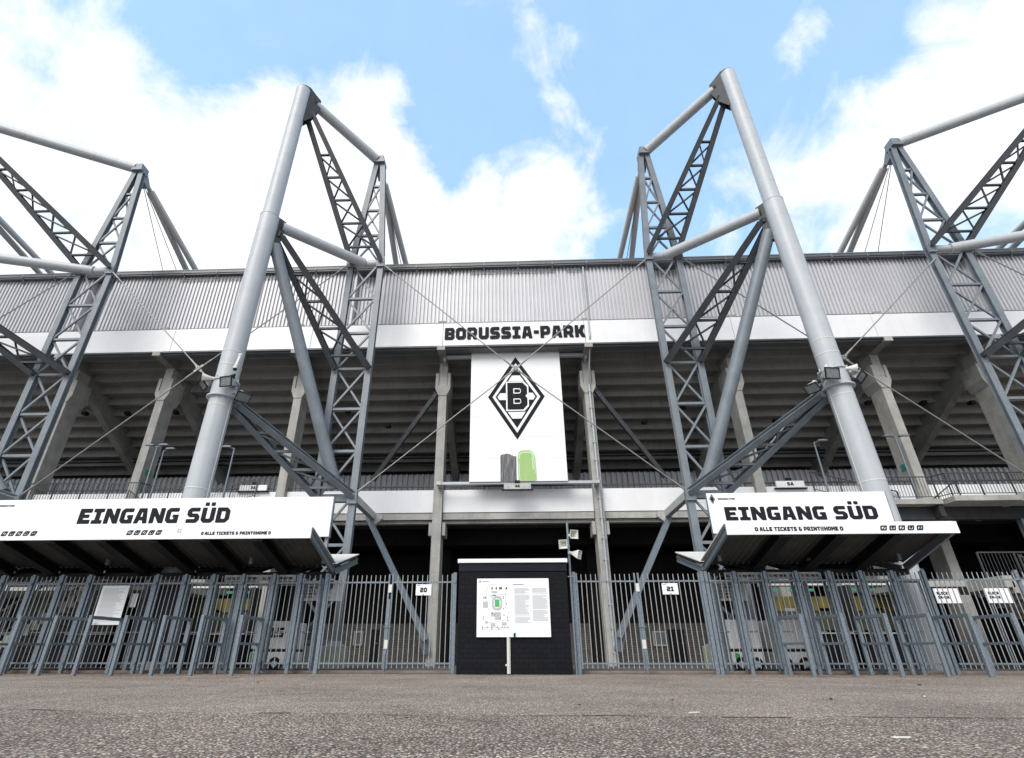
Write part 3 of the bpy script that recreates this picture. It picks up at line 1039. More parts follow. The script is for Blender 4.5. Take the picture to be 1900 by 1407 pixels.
    for k in (-1, 1):                                      # gutter level and low level node clamps
        for z0_, z1_ in ((17.75, 18.35), (5.8, 6.35)):
            mb = MB()
            mb.box(cx + k * hw - .19, cx + k * hw + .19, YT - .23, YT - .135, z0_, z1_)
            for bx in (-.12, .12):
                for bz in (.12, .45):
                    mb.tube((cx + k * hw + bx, YT - .25, z0_ + bz), (cx + k * hw + bx, YT - .225, z0_ + bz), .025, 6)
            mb.build('node_clamp', M['steel'], t)
    # bracket to the stand at balcony level, footing
    xin = cx - s * hw
    mb = MB()
    mb.box(xin - .12, xin + .12, YT + .15, 25.0, 5.95, 6.25)
    pts = [(-s * .72, 6.22), (-s * .2, 6.22), (-s * .2, 5.72), (-s * .42, 5.72), (-s * .74, 6.0)]
    mb.prism([(u + cx - s * hw * .6, v) for u, v in pts], lambda u, v, tt: (u, tt, v), 24.35, 24.6)
    mb.build('wall_bracket', M['lampgrey'], t)
    mb = MB()
    mb.box(cx - hw - .28, cx + hw + .28, YT - .5, YT + .6, 0.0, .74)
    mb.build('footing', M['blockc'], t, .02)
    mb = MB()
    for k in (-1, 1):
        mb.box(cx + k * hw - .25, cx + k * hw + .25, YT - .25, YT + .25, .745, .80)
        mb.box(cx + k * hw - .17, cx + k * hw + .17, YT - .17, YT + .17, .805, .9)
        for bx in (-.2, .2):
            mb.tube((cx + k * hw + bx, YT - .2, .80), (cx + k * hw + bx, YT - .2, .88), .025, 6)
    mb.build('base_plate', M['mast'], t)

    # ladder trusses fanning from the mast to both tower legs
    def ladder(zm, zt, nr, m, name, start=.0):
        mb = MB()
        a = {}
        for k in (-1, 1):
            st = Mz(zm) + sd * .52 + Vector((k * .17, 0, 0))
            en = Vector((cx + k * hw, YT - .28, zt))
            a[k] = (st, en)
            ax = (en - st).normalized()
            upv = (a[k][1] - a[k][0]).cross(Vector((1, 0, 0))).normalized()
            mb.ibeam(st, en + ax * .12, .24, .24, .028, upv)
        pt = lambda k, f: a[k][0].lerp(a[k][1], f)
        fs = [.3 + .62 * i / (nr - 1) for i in range(nr)]
        for f in fs:
            mb.beam(pt(-1, f), pt(1, f), .1, .1)
        for f0, f1 in zip(fs[:-1], fs[1:]):
            mb.beam(pt(-1, f0), pt(1, f1), .07, .07)
            mb.beam(pt(1, f0) + Vector((0, .08, 0)), pt(-1, f1) + Vector((0, .08, 0)), .07, .07)
        mb.beam(pt(-1, .0), pt(1, .0), .3, .25)
        mb.build(name, m, t)
    ladder(26.0, 18.15, 5, M['truss'], 'truss')
    ladder(17.45, 12.0, 4, M['truss'], 'truss')
    ladder(8.95, 6.15, 4, M['steel2'], 'truss')
    # back stays over the roof
    for xs_ in stay[:2]:
        e0 = apex + Vector((0, .35, -.2))
        e1 = Vector((xs_, 26.5, 22.65))
        e2 = e0 + (e1 - e0) * ((e0.z - 19.5) / (e0.z - e1.z))
        mb = MB()
        mb.tube(e0 + (e1 - e0) * .14, e2, .175, 18)
        mb.beam(e0, e0 + (e1 - e0) * .15, .16, .12)
        mb.build('stay_tube', M['stay'], t)
    if far:                                                # a second pair of stays, from the mast back over the corner
        zf, ends = far
        for k, e1 in enumerate(ends):
            e1 = Vector(e1)
            st = Mz(zf) + Vector((0, .3, -.25 * k))
            mb = MB()
            mb.tube(st, st + (e1 - st) * 2.2, .175, 18)
            mb.build('stay_tube', M['stay'], t)
    for xs_ in stay[2:]:
        e0 = apex + Vector((0, .3, -.4))
        e1 = Vector((xs_, 26.5, 22.5))
        mb = MB()
        mb.tube(e0, e0 + (e1 - e0) * ((e0.z - 19.5) / (e0.z - e1.z)), .022, 6)
        mb.build('stay_cable', M['cable'], t)
    return t


pylon(-7.14, -10.92, .76, -1, (-7.11, -6.48, -6.75), 'pale grey pylon left of the banner, its mast leaning over the left entrance sign', lean=.008)
pylon(7.73, 11.98, .73, 1, (7.09, 7.83, 7.5), 'pale grey pylon right of the banner, its mast rising behind the right entrance sign')
pylon(-21.2, -30.3, .82, -1, (-20.83, -20.22, -22.3, -21.4), 'lattice pylon at the far left edge, its mast out of the picture', 18.3, far=(23.9, ((-30.4, 27, 23.04), (-31.15, 27, 23.0))))
pylon(21.45, 29.3, .84, 1, (20.67, 21.25, 22.1, 22.9), 'lattice pylon at the far right edge, its mast out of the picture', 18.8, far=(22.3, ((30.09, 27, 22.5), (30.8, 27, 22.4))))


def cable_cross(node, ends, label):
    t = thing('bracing_cable', label, 'cable', node, 'crossed bracing cables between the pylons')
    n = Vector(node)
    for e in ends:
        e = Vector(e)
        d = (e - n).normalized()
        mb = MB()
        mb.tube(n + d * .15, e, .027, 8)
        mb.tube(e - d * .75, e - d * .1, .045, 8)
        mb.tube(n + d * .12, n + d * .7, .042, 8)
        mb.build('cable', M['cable'], t)
    mb = MB()
    for k in range(len(ends)):
        d = (Vector(ends[k]) - n).normalized()
        mb.beam(n - Vector((0, .03, 0)), n + d * .24 - Vector((0, .03, 0)), .05, .10, (0, 0, 1))
    mb.tube(n - Vector((0, .09, 0)), n + Vector((0, .06, 0)), .11, 12)
    for k in range(4):
        a = math.pi / 4 + k * math.pi / 2
        c0 = n + Vector((.07 * math.cos(a), -.09, .07 * math.sin(a)))
        mb.tube(c0, c0 - Vector((0, .03, 0)), .025, 6)
    mb.build('node_plate', M['cable'], t)


YK = 20.84
cable_cross((.28, YK, 11.78), [(-6.3, YK, 17.95), (6.92, YK, 17.85), (-6.3, YK, 6.2), (6.92, YK, 6.15)], 'crossed steel cables meeting at a node over the banner emblem')
cable_cross((-14.2, YK, 12.1), [(-20.3, YK, 17.95), (-7.98, YK, 17.95), (-20.3, YK, 6.2), (-7.98, YK, 6.2)], 'crossed steel cables meeting left of the left mast')
cable_cross((14.62, YK, 12.0), [(20.6, YK, 17.4), (8.54, YK, 17.85), (20.6, YK, 6.1), (8.54, YK, 6.15)], 'crossed steel cables meeting right of the right mast')
cable_cross((-28.2, YK, 12.1), [(-22.1, YK, 17.95), (-34.4, YK, 17.95), (-22.1, YK, 6.2), (-34.4, YK, 6.2)], 'crossed steel cables running out of the picture at the left edge')
cable_cross((28.6, YK, 12.1), [(22.35, YK, 17.95), (34.8, YK, 17.95), (22.35, YK, 6.2), (34.8, YK, 6.2)], 'crossed steel cables running out of the picture at the right edge')

# ================================================================== STADIUM NAME + BANNER
nm = thing('name_lettering', 'black BORUSSIA-PARK block lettering on the upper white band', 'lettering', (.3, 23.5, 15.0))
s = 'BORUSSIA-PARK'
xA, xB = -3.33, 3.98
tot_w = sum(GL[c][0] for c in s) + .75 * (len(s) - 1)
sc = (xB - xA) / tot_w
xx = xA
for ch in s:
    mb = MB()
    w = GL[ch][0]
    add_text(mb, ch, xx, 15.0, 23.497, w * sc, .72, .045)
    mb.build('letter', M['ink'], nm)
    xx += (w + .75) * sc

ban = thing('facade_banner', 'tall white banner with black diamond emblem and grey and green brush strokes', 'banner', (.33, 24.2, 7.6))
BX0, BX1, BZ0, BZ1, BY = -1.97, 2.63, 7.63, 14.74, 24.2
mb = MB()
hs = [BZ0, 8.75, 9.85, 10.95, 12.05, 13.15, BZ1]
for a, c in zip(hs[:-1], hs[1:]):
    mb.box(BX0, BX1, BY, BY + .06, a + .004, c - .004)
mb.build('panel', M['sign'], ban)
mb = MB()
mb.beam((-3.3, BY + .16, 14.42), (3.9, BY + .16, 14.42), .16, .18)
mb.beam((-3.45, BY + .14, 7.6), (4.05, BY + .14, 7.6), .14, .12)
for x in (-3.4, 4.0):
    mb.box(x - .1, x + .1, BY, YC, 7.52, 7.68)
    mb.box(x - .06, x + .06, BY + .1, YC, 14.2, 14.5)
for x in (-1.5, .3, 2.1):
    mb.beam((x, BY + .12, 7.7), (x, BY + .12, 14.4), .1, .08, (0, 1, 0))
mb.build('frame', mat('banner_rail', (.42, .44, .46), .45, .2), ban)


def rhomb(cx_, cz, w, h):
    return [(cx_ - w, cz), (cx_, cz - h), (cx_ + w, cz), (cx_, cz + h)]


DX, DZ, DW, DH = .335, 11.99, 1.425, 2.30
mb = MB()
k = .78
add_polys(mb, [rhomb(DX, DZ, DW, DH), rhomb(DX, DZ, DW * .845, DH * .845)], BY - .003, .006)
mb.build('emblem_border', M['ink'], ban)
mb = MB()
W2, H2 = DW * .735, DH * .735


W3, H3 = DW * .672, DH * .672                              # the white stripes stop short of the edge of the field


def stripe(z0, z1):
    wq = lambda z: W3 * max(0, 1 - abs(z - DZ) / H3)
    pts = [(DX - wq(z0), z0), (DX + wq(z0), z0)]
    if z0 < DZ < z1:
        pts.append((DX + W3, DZ))
    pts += [(DX + wq(z1), z1), (DX - wq(z1), z1)]
    if z0 < DZ < z1:
        pts.append((DX - W3, DZ))
    return pts


add_polys(mb, [rhomb(DX, DZ, W2, H2), stripe(DZ + .88, DZ + 1.22), stripe(DZ - .17, DZ + .22), stripe(DZ - 1.19, DZ - .82)], BY - .003, .006)
mb.build('emblem_stripes', M['ink'], ban)
# letter B: white keyline plate, then black letter
bw, bh = 1.0, 1.50
BG = [[(0, 0), (.78, 0), (1.0, .17), (1.0, .42), (.9, .5), (1.0, .58), (1.0, .83), (.78, 1), (0, 1)],
      [(.30, .21), (.62, .21), (.68, .26), (.68, .36), (.62, .41), (.30, .41)], [(.30, .59), (.62, .59), (.68, .64), (.68, .74), (.62, .79), (.30, .79)]]
bx0, bz0 = DX - bw / 2 + .05, DZ - bh / 2 + .04


def grow(poly, d):
    c = (.5, .5)
    return [(u + (d / bw if u > .5 else -d / bw), v + (d / bh if v > .5 else -d / bh)) for u, v in poly]


mb = MB()
add_polys(mb, [[(bx0 + u * bw, bz0 + v * bh) for u, v in grow(BG[0], .07)]], BY - .010, .004)
mb.build('emblem_keyline', M['sign'], ban)
mb = MB()
add_polys(mb, [[(bx0 + u * bw, bz0 + v * bh) for u, v in p] for p in BG], BY - .015, .005)
mb.build('emblem_letter', M['ink'], ban)
mb = MB()
for j in (1, 2):                                           # thin white keyline inside the counters
    p = [(bx0 + u * bw, bz0 + v * bh) for u, v in BG[j]]
    c = (sum(q[0] for q in p) / len(p), sum(q[1] for q in p) / len(p))
    add_polys(mb, [[(c[0] + (u - c[0]) * .78, c[1] + (v - c[1]) * .62) for u, v in p]], BY - .015, .003)
mb.build('emblem_counter', M['ink'], ban)
mb = MB()
pts = [(-.5, BZ0 + .01)] + [(.26, BZ0 + .01)]
n = 22
for i in range(n + 1):
    u = .26 - .76 * i / n
    pts.append((u, 8.86 + .12 * math.exp(-((u + .2) / .22) ** 2) + random.uniform(-.04, .05)))
add_polys(mb, [pts], BY - .003, .006)
mb.build('grey_brush_stroke', M['brush'], ban)
mb = MB()
gp = [(.34, BZ0 + .01), (1.2, BZ0 + .01), (1.19, 8.1), (1.16, 8.75), (1.08, 9.02), (.94, 9.15), (.5, 9.14), (.38, 9.06), (.33, 8.8)]
add_polys(mb, [soften(gp, .1)], BY - .003, .006)
mb.build('green_brush_stroke', M['green'], ban)
mb = MB()
lgreen = mat('light_green_print', (.52, .78, .45), .4)
add_polys(mb, [[(.36, 8.75), (.42, 9.0), (.55, 9.07), (.95, 9.08), (1.06, 8.97), (1.12, 8.7), (1.15, 8.0), (1.13, 8.0), (1.09, 8.65), (1.02, 8.9), (.93, 9.02), (.56, 9.02), (.46, 8.95), (.40, 8.72)],
               [(1.03, 8.2), (1.07, 8.2), (1.04, 8.75), (.99, 8.85)], [(.39, 7.66), (.42, 7.66), (.40, 8.5), (.37, 8.6)]], BY - .010, .003)
mb.build('brush_highlight', lgreen, ban)

# level signs on the balcony
for txt, (xa, xb, ya, yb), lab in (('3A', (443, 496, 900, 911), 'white 3A block sign on the balcony left of the banner'),
                                  ('4A', (935, 985, 897, 908), 'grey 4A block sign hanging under the banner'),
                                  ('5A', (1442, 1491, 892, 905), 'white 5A block sign on the balcony right of the banner')):
    yy = 24.95 if txt != '4A' else 24.02
    p, q = at(xa, yb, yy), at(xb, ya, yy)
    t = thing('block_sign', lab, 'sign', ((p.x + q.x) / 2, yy, p.z), 'block number signs on the balcony')
    mb = MB()
    mb.box(p.x, q.x, yy, yy + .1, p.z, q.z)
    mb.build('panel', M['white'] if txt != '4A' else M['lampgrey'], t, .01)
    mb = MB()
    h = (q.z - p.z) * .48
    add_text(mb, txt, (p.x + q.x) / 2 - h * .9, p.z + (q.z - p.z) * .3, yy - .003, None, h, .006)
    mb.build('lettering', M['ink'], t)
    mb = MB()
    mb.box((p.x + q.x) / 2 - .12, (p.x + q.x) / 2 + .12, yy + .02, yy + .12, q.z + .005, q.z + .16)
    mb.box(p.x - .1, q.x + .1, yy - .02, yy + .12, p.z - .05, p.z - .01)
    mb.build('bracket', M['black'], t)

# ================================================================== ENTRANCE CANOPIES AND SIGNS
YL_, ZLb, ZLt, YV, ZV = 14.6, 3.28, 3.58, 17.0, 2.72


def canopy(xa, xb, label):
    t = thing('entrance_canopy', label, 'canopy', ((xa + xb) / 2, YV, 0), 'entrance canopies either side of the hut')
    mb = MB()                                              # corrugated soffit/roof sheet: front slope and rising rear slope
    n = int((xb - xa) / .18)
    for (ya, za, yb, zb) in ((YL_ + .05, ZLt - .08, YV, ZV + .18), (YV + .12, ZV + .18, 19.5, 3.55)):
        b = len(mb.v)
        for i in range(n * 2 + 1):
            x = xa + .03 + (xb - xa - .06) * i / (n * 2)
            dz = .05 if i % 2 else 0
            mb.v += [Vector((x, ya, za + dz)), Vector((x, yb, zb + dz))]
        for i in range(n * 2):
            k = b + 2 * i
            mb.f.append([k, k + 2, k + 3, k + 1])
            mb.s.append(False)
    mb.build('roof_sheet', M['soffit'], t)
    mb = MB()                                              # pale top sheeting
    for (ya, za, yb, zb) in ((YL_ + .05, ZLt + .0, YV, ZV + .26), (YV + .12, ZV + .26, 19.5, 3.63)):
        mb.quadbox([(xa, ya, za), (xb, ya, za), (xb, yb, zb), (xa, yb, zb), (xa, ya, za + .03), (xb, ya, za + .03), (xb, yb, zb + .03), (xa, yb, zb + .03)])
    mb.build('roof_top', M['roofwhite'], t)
    mb = MB()
    mb.box(xa, xb, YL_ - .06, YL_, ZLb, ZLt)
    mb.build('fascia', M['sign'], t, .004)
    k = max(1, round((xb - xa) / 1.45))
    for i in range(k + 1):
        x = xa + .04 + (xb - xa - .08) * i / k
        mb = MB()
        if i in (0, k):
            m = M['galv']
            mb.ibeam((x, YL_ + .03, ZLt - .16), (x, YV, ZV + .02), .07, .20, .02)
            mb.ibeam((x, YV + .12, ZV + .04), (x, 19.5, 3.42), .07, .18, .02)
        else:
            m = M['black']
            mb.ibeam((x, YL_ + .03, ZLt - .24), (x, YV, ZV + .0), .30, .24, .02)
            mb.ibeam((x, YV + .12, ZV + .0), (x, 19.5, 3.38), .30, .24, .02)
        mb.build('beam', m, t)
    mb = MB()
    mb.box(xa + .02, xb - .02, YV - .12, YV + .2, ZV - .16, ZV + .0)
    mb.build('valley_gutter', M['black'], t)
    mb = MB()
    xe = xb if xa < 0 else xa
    s_ = -1 if xa < 0 else 1
    mb.tube((xe + s_ * .35, YV + .05, .05), (xe + s_ * .35, YV + .05, ZV - .16), .055, 10)
    mb.tube((xe + s_ * .35, YV + .05, 2.2), (xe + s_ * .35, YV + .05, 2.28), .065, 10)
    mb.build('downpipe', M['galv'], t)
    for i in range(0, k + 1, 2):
        mb = MB()
        x = xa + .25 + (xb - xa - .5) * i / k
        mb.box(x - .06, x + .06, YV + .1, YV + .22, 0, ZV - .16)
        mb.build('post', M['galv'], t)
    return t


LIP_T, LIP_ICON = 'ALLE TICKETS & PRINT@HOME', 5
cl_ = canopy(-17.2, -5.47, 'long canopy over the left turnstiles with white lettered fascia')
cr_ = canopy(5.67, 11.62, 'shorter canopy over the right turnstiles with white lettered fascia')


def lip_text(t, x0, x1, z, h):
    mb = MB()
    w0 = (x1 - x0)
    add_text(mb, 'O', x0, z, YL_ - .063, h * .8, h, .005)
    add_text(mb, LIP_T, x0 + h * 1.2, z, YL_ - .063, w0 - h * 2.4, h, .005, .2)
    add_text(mb, 'O', x1 - h * .8, z, YL_ - .063, h * .8, h, .005)
    mb.build('fascia_lettering', M['ink'], t)


def lip_icons(t, x0, x1, z, n=5):
    """row of prohibition pictograms: slanted square frames with a bar"""
    mb = MB()
    step = (x1 - x0) / n
    h = .125
    for i in range(n):
        x = x0 + i * step
        w = step * .72
        sl = .03
        o = [(x, z), (x + w - .02, z), (x + w, z + .03), (x + w + sl, z + h), (x + sl + .02, z + h), (x + sl - .01, z + h - .03)]
        c = (x + (w + sl) / 2, z + h / 2)
        inn = [(c[0] + (u - c[0]) * .60, c[1] + (v - c[1]) * .54) for u, v in o]
        add_polys(mb, [o, inn], YL_ - .063, .005)
        if i % 2 == 0:
            add_polys(mb, [[(c[0] - w * .3, c[1] - .035), (c[0] - w * .2, c[1] - .045), (c[0] + w * .32, c[1] + .035), (c[0] + w * .22, c[1] + .045)]], YL_ - .063, .005)
        else:
            add_polys(mb, [[(c[0] - w * .25, c[1] + .0), (c[0], c[1] - .03), (c[0] + w * .28, c[1] + .03), (c[0] + w * .1, c[1] + .045)]], YL_ - .063, .005)
        if i == n - 1:
            add_polys(mb, [[(c[0] - w * .2, c[1] + .045), (c[0] - w * .1, c[1] + .045), (c[0] + w * .2, c[1] - .045), (c[0] + w * .1, c[1] - .045)]], YL_ - .066, .005)
    mb.build('fascia_pictograms', M['ink'], t)


lip_text(cl_, -8.52, -6.58, 3.385, .085)
lip_icons(cl_, -10.62, -9.6, 3.40)
lip_icons(cl_, -14.2, -13.15, 3.40)
lip_text(cr_, 6.40, 8.68, 3.365, .105)
lip_icons(cr_, 9.62, 10.78, 3.36)
mb = MB()                                                  # small grey crest between the pictograms on the left fascia
add_polys(mb, [rect(-9.2, -9.1, 3.46, 3.56), rect(-9.175, -9.125, 3.48, 3.54)], YL_ - .063, .005)
mb.build('fascia_crest', M['greyink'], cl_)


def entrance_sign(xa, xb, za, zb, txt, logo, label):
    Y = 16.3
    t = thing('entrance_sign', label, 'sign', ((xa + xb) / 2, Y, za), 'large EINGANG SÜD signs above the canopies')
    mb = MB()
    mb.box(xa, xb, Y, Y + .06, za, zb)
    mb.build('panel', M['sign'], t, .006)
    mb = MB()
    mb.box(xa - .012, xa - .001, Y - .004, Y + .09, za, zb)
    mb.box(xb + .001, xb + .025, Y - .004, Y + .14, za - .02, zb)
    mb.box(xa, xb, Y + .062, Y + .14, zb - .12, zb - .04)
    mb.box(xa, xb, Y + .062, Y + .14, za + .04, za + .12)
    mb.build('frame', M['galv'], t)
    n = max(2, int((xb - xa) / 2.2))
    for i in range(n + 1):
        x = xa + .1 + (xb - xa - .2) * i / n
        mb = MB()
        mb.box(x - .05, x + .05, Y + .145, Y + .25, 2.9, zb - .1)
        mb.build('post', M['galv'], t)
    mb = MB()
    add_text(mb, 'EINGANG SÜD', txt[0], txt[2], Y - .003, txt[1] - txt[0], txt[3], .006)
    mb.build('lettering', M['ink'], t)
    lx, lz = logo
    mb = MB()
    add_polys(mb, [rhomb(lx, lz, .085, .155), rhomb(lx, lz, .066, .12), rhomb(lx, lz, .055, .1)], Y - .003, .005)
    add_text(mb, 'BORUSSIA-PARK', lx + .17, lz - .022, Y - .003, .52, .045, .005, .15)
    mb.build('small_crest', M['ink'], t)


entrance_sign(-16.9, -5.58, 3.66, 4.88, (-13.62, -8.78, 4.10, .475), (-16.55, 4.69), 'wide white EINGANG SÜD sign above the left canopy')
entrance_sign(5.95, 11.27, 3.66, 4.86, (6.40, 10.86, 4.03, .405), (6.10, 4.68), 'white EINGANG SÜD sign above the right canopy')

# ================================================================== HUT WITH INFORMATION BOARD
hut2 = thing('black_hut', 'black painted brick hut with white coping between the two gates', 'hut', (0, 17.4, 0))
mb = MB()
mb.box(-1.56, 1.54, 16.2, 18.8, 0, 2.60)
mb.build('wall', M['blackbrick'], hut2, .01)
mb = MB()
mb.box(-1.57, 1.55, 16.185, 18.81, .0, .34)
mb.build('plinth', M['blackbrick'], hut2, .008)
mb = MB()
mb.box(-1.565, 1.545, 16.18, 18.81, 2.615, 2.84)
mb.build('roof_fascia', M['navy'], hut2)
mb = MB()
mb.box(-1.6, 1.58, 16.13, 18.86, 2.845, 2.955)
mb.build('coping', M['white'], hut2, .008)

bd = thing('information_board', 'white information board with site map and columns of fine print on the black hut', 'notice board', (0, 16.15, .9))
mb = MB()
mb.box(-1.03, 1.01, 16.13, 16.17, .90, 2.41)
mb.build('panel', M['sign'], bd, .003)
BYb = 16.127
mb = MB()
for col_x, z_hi, z_lo in ((.03, 2.14, 1.22), (.53, 2.14, 1.30)):
    z = z_hi
    while z > z_lo:
        w = random.choice((.40, .42, .43, .30, .36))
        mb.box(col_x, col_x + w, BYb - .001, BYb + .002, z, z + .012)
        z -= .026 if random.random() > .12 else .045
mb.build('fine_print', M['greyink'], bd)
mb = MB()
mb.box(.0, .30, BYb - .001, BYb + .002, 2.235, 2.25)
mb.box(-.88, -.70, BYb - .001, BYb + .002, 2.325, 2.335)
add_polys(mb, [rhomb(-.945, 2.33, .022, .04), rhomb(-.945, 2.33, .01, .02)], BYb + .002, .004)
for x in (-.62, -.5, -.4, -.36, -.21):
    mb.box(x, x + .035, BYb - .001, BYb + .002, 2.12, 2.18)
for x, z in ((-.80, 1.90), (-.62, 1.91), (-.30, 1.91), (-.29, 1.87), (-.21, 1.73), (-.29, 1.6), (-.28, 1.43), (-.18, 1.37), (-.18, 1.3), (-.61, 1.48), (-.54, 1.45), (-.38, 1.36)):
    mb.box(x, x + .022, BYb - .001, BYb + .002, z, z + .028)
mb.box(-.60, -.49, BYb - .001, BYb + .002, 1.955, 1.978)
for zz, xs_ in ((1.135, (-.88, -.74, -.62, -.47, -.34, -.26, -.18)), (1.09, (-.88, -.62, -.43))):
    mb.box(-.85, -.10, BYb + .0005, BYb + .002, zz + .008, zz + .013)
    for x in xs_:
        mb.box(x, x + .024, BYb - .001, BYb + .002, zz, zz + .026)
mb.build('map_symbols', M['ink'], bd)
mb = MB()
ring = lambda cx_, cz, a, b_, n=28: [(cx_ + a * math.copysign(abs(math.cos(2 * math.pi * i / n)) ** .7, math.cos(2 * math.pi * i / n)), cz + b_ * math.copysign(abs(math.sin(2 * math.pi * i / n)) ** .7, math.sin(2 * math.pi * i / n))) for i in range(n)]
add_polys(mb, [ring(-.46, 1.76, .145, .19), ring(-.46, 1.76, .095, .125)], BYb + .002, .003)
for r_ in (rect(-.86, -.72, 1.64, 1.80), rect(-.86, -.77, 1.87, 1.93), rect(-.63, -.54, 1.42, 1.53), rect(-.53, -.36, 1.33, 1.53),
           rect(-.64, -.51, 1.17, 1.25), rect(-.34, -.2, 1.19, 1.27), rect(-.86, -.83, 1.32, 1.44), rect(-.62, -.45, 2.02, 2.08), rect(-.8, -.72, 1.24, 1.3)):
    add_polys(mb, [r_], BYb + .002, .003)
for a, c in (((-.76, 2.08), (-.76, 1.65)), ((-.66, 1.6), (-.66, 1.26)), ((-.8, 1.25), (-.12, 1.34)), ((-.18, 1.42), (-.12, 1.6)), ((-.7, 2.24), (-.46, 2.27)),
             ((-.76, 2.08), (-.7, 2.24)), ((-.7, 1.96), (-.12, 2.0)), ((-.22, 2.16), (-.22, 1.5)), ((-.66, 1.6), (-.76, 1.65))):
    mb.beam((a[0], BYb, a[1]), (c[0], BYb, c[1]), .004, .008, (1, 0, 0))
mb.build('map_buildings', M['greyink'], bd)
mb = MB()
add_polys(mb, [rect(-.525, -.395, 1.665, 1.855)], BYb - .002, .002)
add_polys(mb, [rect(.03, .06, .905, 1.01)], BYb + .002, .004)
mb.build('map_pitch', M['doorgreen'], bd)
mb = MB()
add_polys(mb, [rect(-.015, .028, .905, 1.0)], BYb + .002, .004)
mb.build('corner_mark', M['ink'], bd)

mb = MB()
xx = -.17
mb.box(xx - .032, xx + .032, 16.125, 16.183, .02, .895)
mb.box(xx + .034, xx + .06, 16.15, 16.183, .02, .88)
mb.box(xx - .075, xx - .035, 16.14, 16.183, .20, .25)
tag(mb.build('conduit', M['ivory'], None, .004), 'white cable conduit running down the black hut below the board', 'conduit')

# loudspeaker pole
sp = thing('loudspeaker_pole', 'slim pole with three horn loudspeakers beside the black hut', 'loudspeaker', (1.66, 16.35, 0))
mb = MB()
mb.tube((1.66, 16.35, 0), (1.66, 16.35, 4.02), .033, 12)
mb.tube((1.66, 16.35, 3.3), (1.66, 16.35, 3.36), .042, 12)
mb.box(1.58, 1.72, 16.3, 16.42, 2.46, 2.49)
mb.build('pole', M['galv'], sp)


def horn(mb, base, d, w=.125, ln=.26):
    base = Vector(base)
    d = Vector(d).normalized()
    up = Vector((0, 0, 1))
    sdv = d.cross(up).normalized()
    u = sdv.cross(d)
    r0, r1 = .03, w
    a = [base + sdv * i * r0 + u * j * r0 for i, j in ((-1, -1), (1, -1), (1, 1), (-1, 1))]
    c = [base + d * ln + sdv * i * r1 + u * j * r1 for i, j in ((-1, -1), (1, -1), (1, 1), (-1, 1))]
    ci = [base + d * ln + sdv * i * r1 * .9 + u * j * r1 * .9 for i, j in ((-1, -1), (1, -1), (1, 1), (-1, 1))]
    ai = [base + d * ln * .35 + sdv * i * r0 + u * j * r0 for i, j in ((-1, -1), (1, -1), (1, 1), (-1, 1))]
    b = len(mb.v)
    mb.v += a + c + ci + ai
    for i in range(4):
        j = (i + 1) % 4
        for q in ((b + i, b + j, b + 4 + j, b + 4 + i), (b + 4 + i, b + 4 + j, b + 8 + j, b + 8 + i), (b + 8 + i, b + 8 + j, b + 12 + j, b + 12 + i)):
            mb.f.append(list(q))
            mb.s.append(False)
    mb.f.append([b + 12, b + 13, b + 14, b + 15])
    mb.s.append(False)
    mb.tube(base - d * .1, base + d * .02, .045, 10)
    mb.tube(base + d * ln * .36, base + d * ln * .6, .025, 8)


for z, d, off in ((3.63, (.35, -1, -.08), .12), (3.36, (-.35, -1, -.12), -.17), (3.12, (.95, -.55, -.3), .12)):
    mb = MB()
    base = Vector((1.66 + off * .6, 16.26, z))
    horn(mb, base, d)
    mb.tube((1.66, 16.35, z), base, .018, 6)
    mb.build('horn', M['ivory'], sp)

# ================================================================== FENCE: BAYS, GATES, FENCE PANELS
YF = 16.5
ZT, ZB, ZTOP = 2.36, .26, 2.56


def post(mb, x, w=.085, y=YF, top=2.62):
    mb.box(x - w / 2, x + w / 2, y - w / 2, y + w / 2, 0, top)


def bars(mb, xa, xb, sp_=.142, z0=.14, z1=ZTOP, r=.0125):
    n = max(1, round((xb - xa) / sp_))
    for i in range(1, n):
        x = xa + (xb - xa) * i / n
        mb.tube((x, YF, z0), (x, YF, z1), r, 8)


def leaf(t, xa, xb, lock=None, spike=True):
    mb = MB()
    mb.box(xa, xb, YF - .02, YF + .02, ZT - .02, ZT + .022)
    mb.box(xa, xb, YF - .02, YF + .02, ZB - .022, ZB + .02)
    mb.box(xa, xa + .045, YF - .019, YF + .019, .13, ZTOP + .03)
    mb.box(xb - .045, xb, YF - .019, YF + .019, .13, ZTOP + .03)
    lf = mb.build('leaf', M['galv'], t)
    mb = MB()
    bars(mb, xa + .02, xb - .02)
    mb.build('bars', M['bar'], lf)
    if lock:
        mb = MB()
        for (lx, z0, z1) in lock:
            mb.box(lx - .05, lx + .05, YF - .05, YF - .021, z0, z1)
        mb.build('lock_box', M['ivory'], lf)
    return lf


def double_gate(xa, xm, xb, label):
    t = thing('double_gate', label, 'gate', ((xa + xb) / 2, YF, 0))
    for x in (xa, xb):
        mb = MB()
        post(mb, x, .10)
        mb.box(x - .03, x + .03, YF - .075, YF - .05, ZT - .03, ZT + .03)
        mb.build('post', M['galv'], t)
    leaf(t, xa + .06, xm - .03)
    lf = leaf(t, xm + .03, xb - .06, [(xm + .0, .62, .84), (xm + .0, 2.08, 2.3)])
    mb = MB()
    mb.box(xm - .025, xm + .025, YF - .045, YF + .03, .05, 1.9)
    mb.box(xm - .1, xm + .12, YF - .07, YF - .05, 1.16, 1.18)
    mb.tube((xm, YF - .06, .0), (xm, YF - .06, .5), .015, 8)
    mb.build('latch', M['galv'], t)
    return t


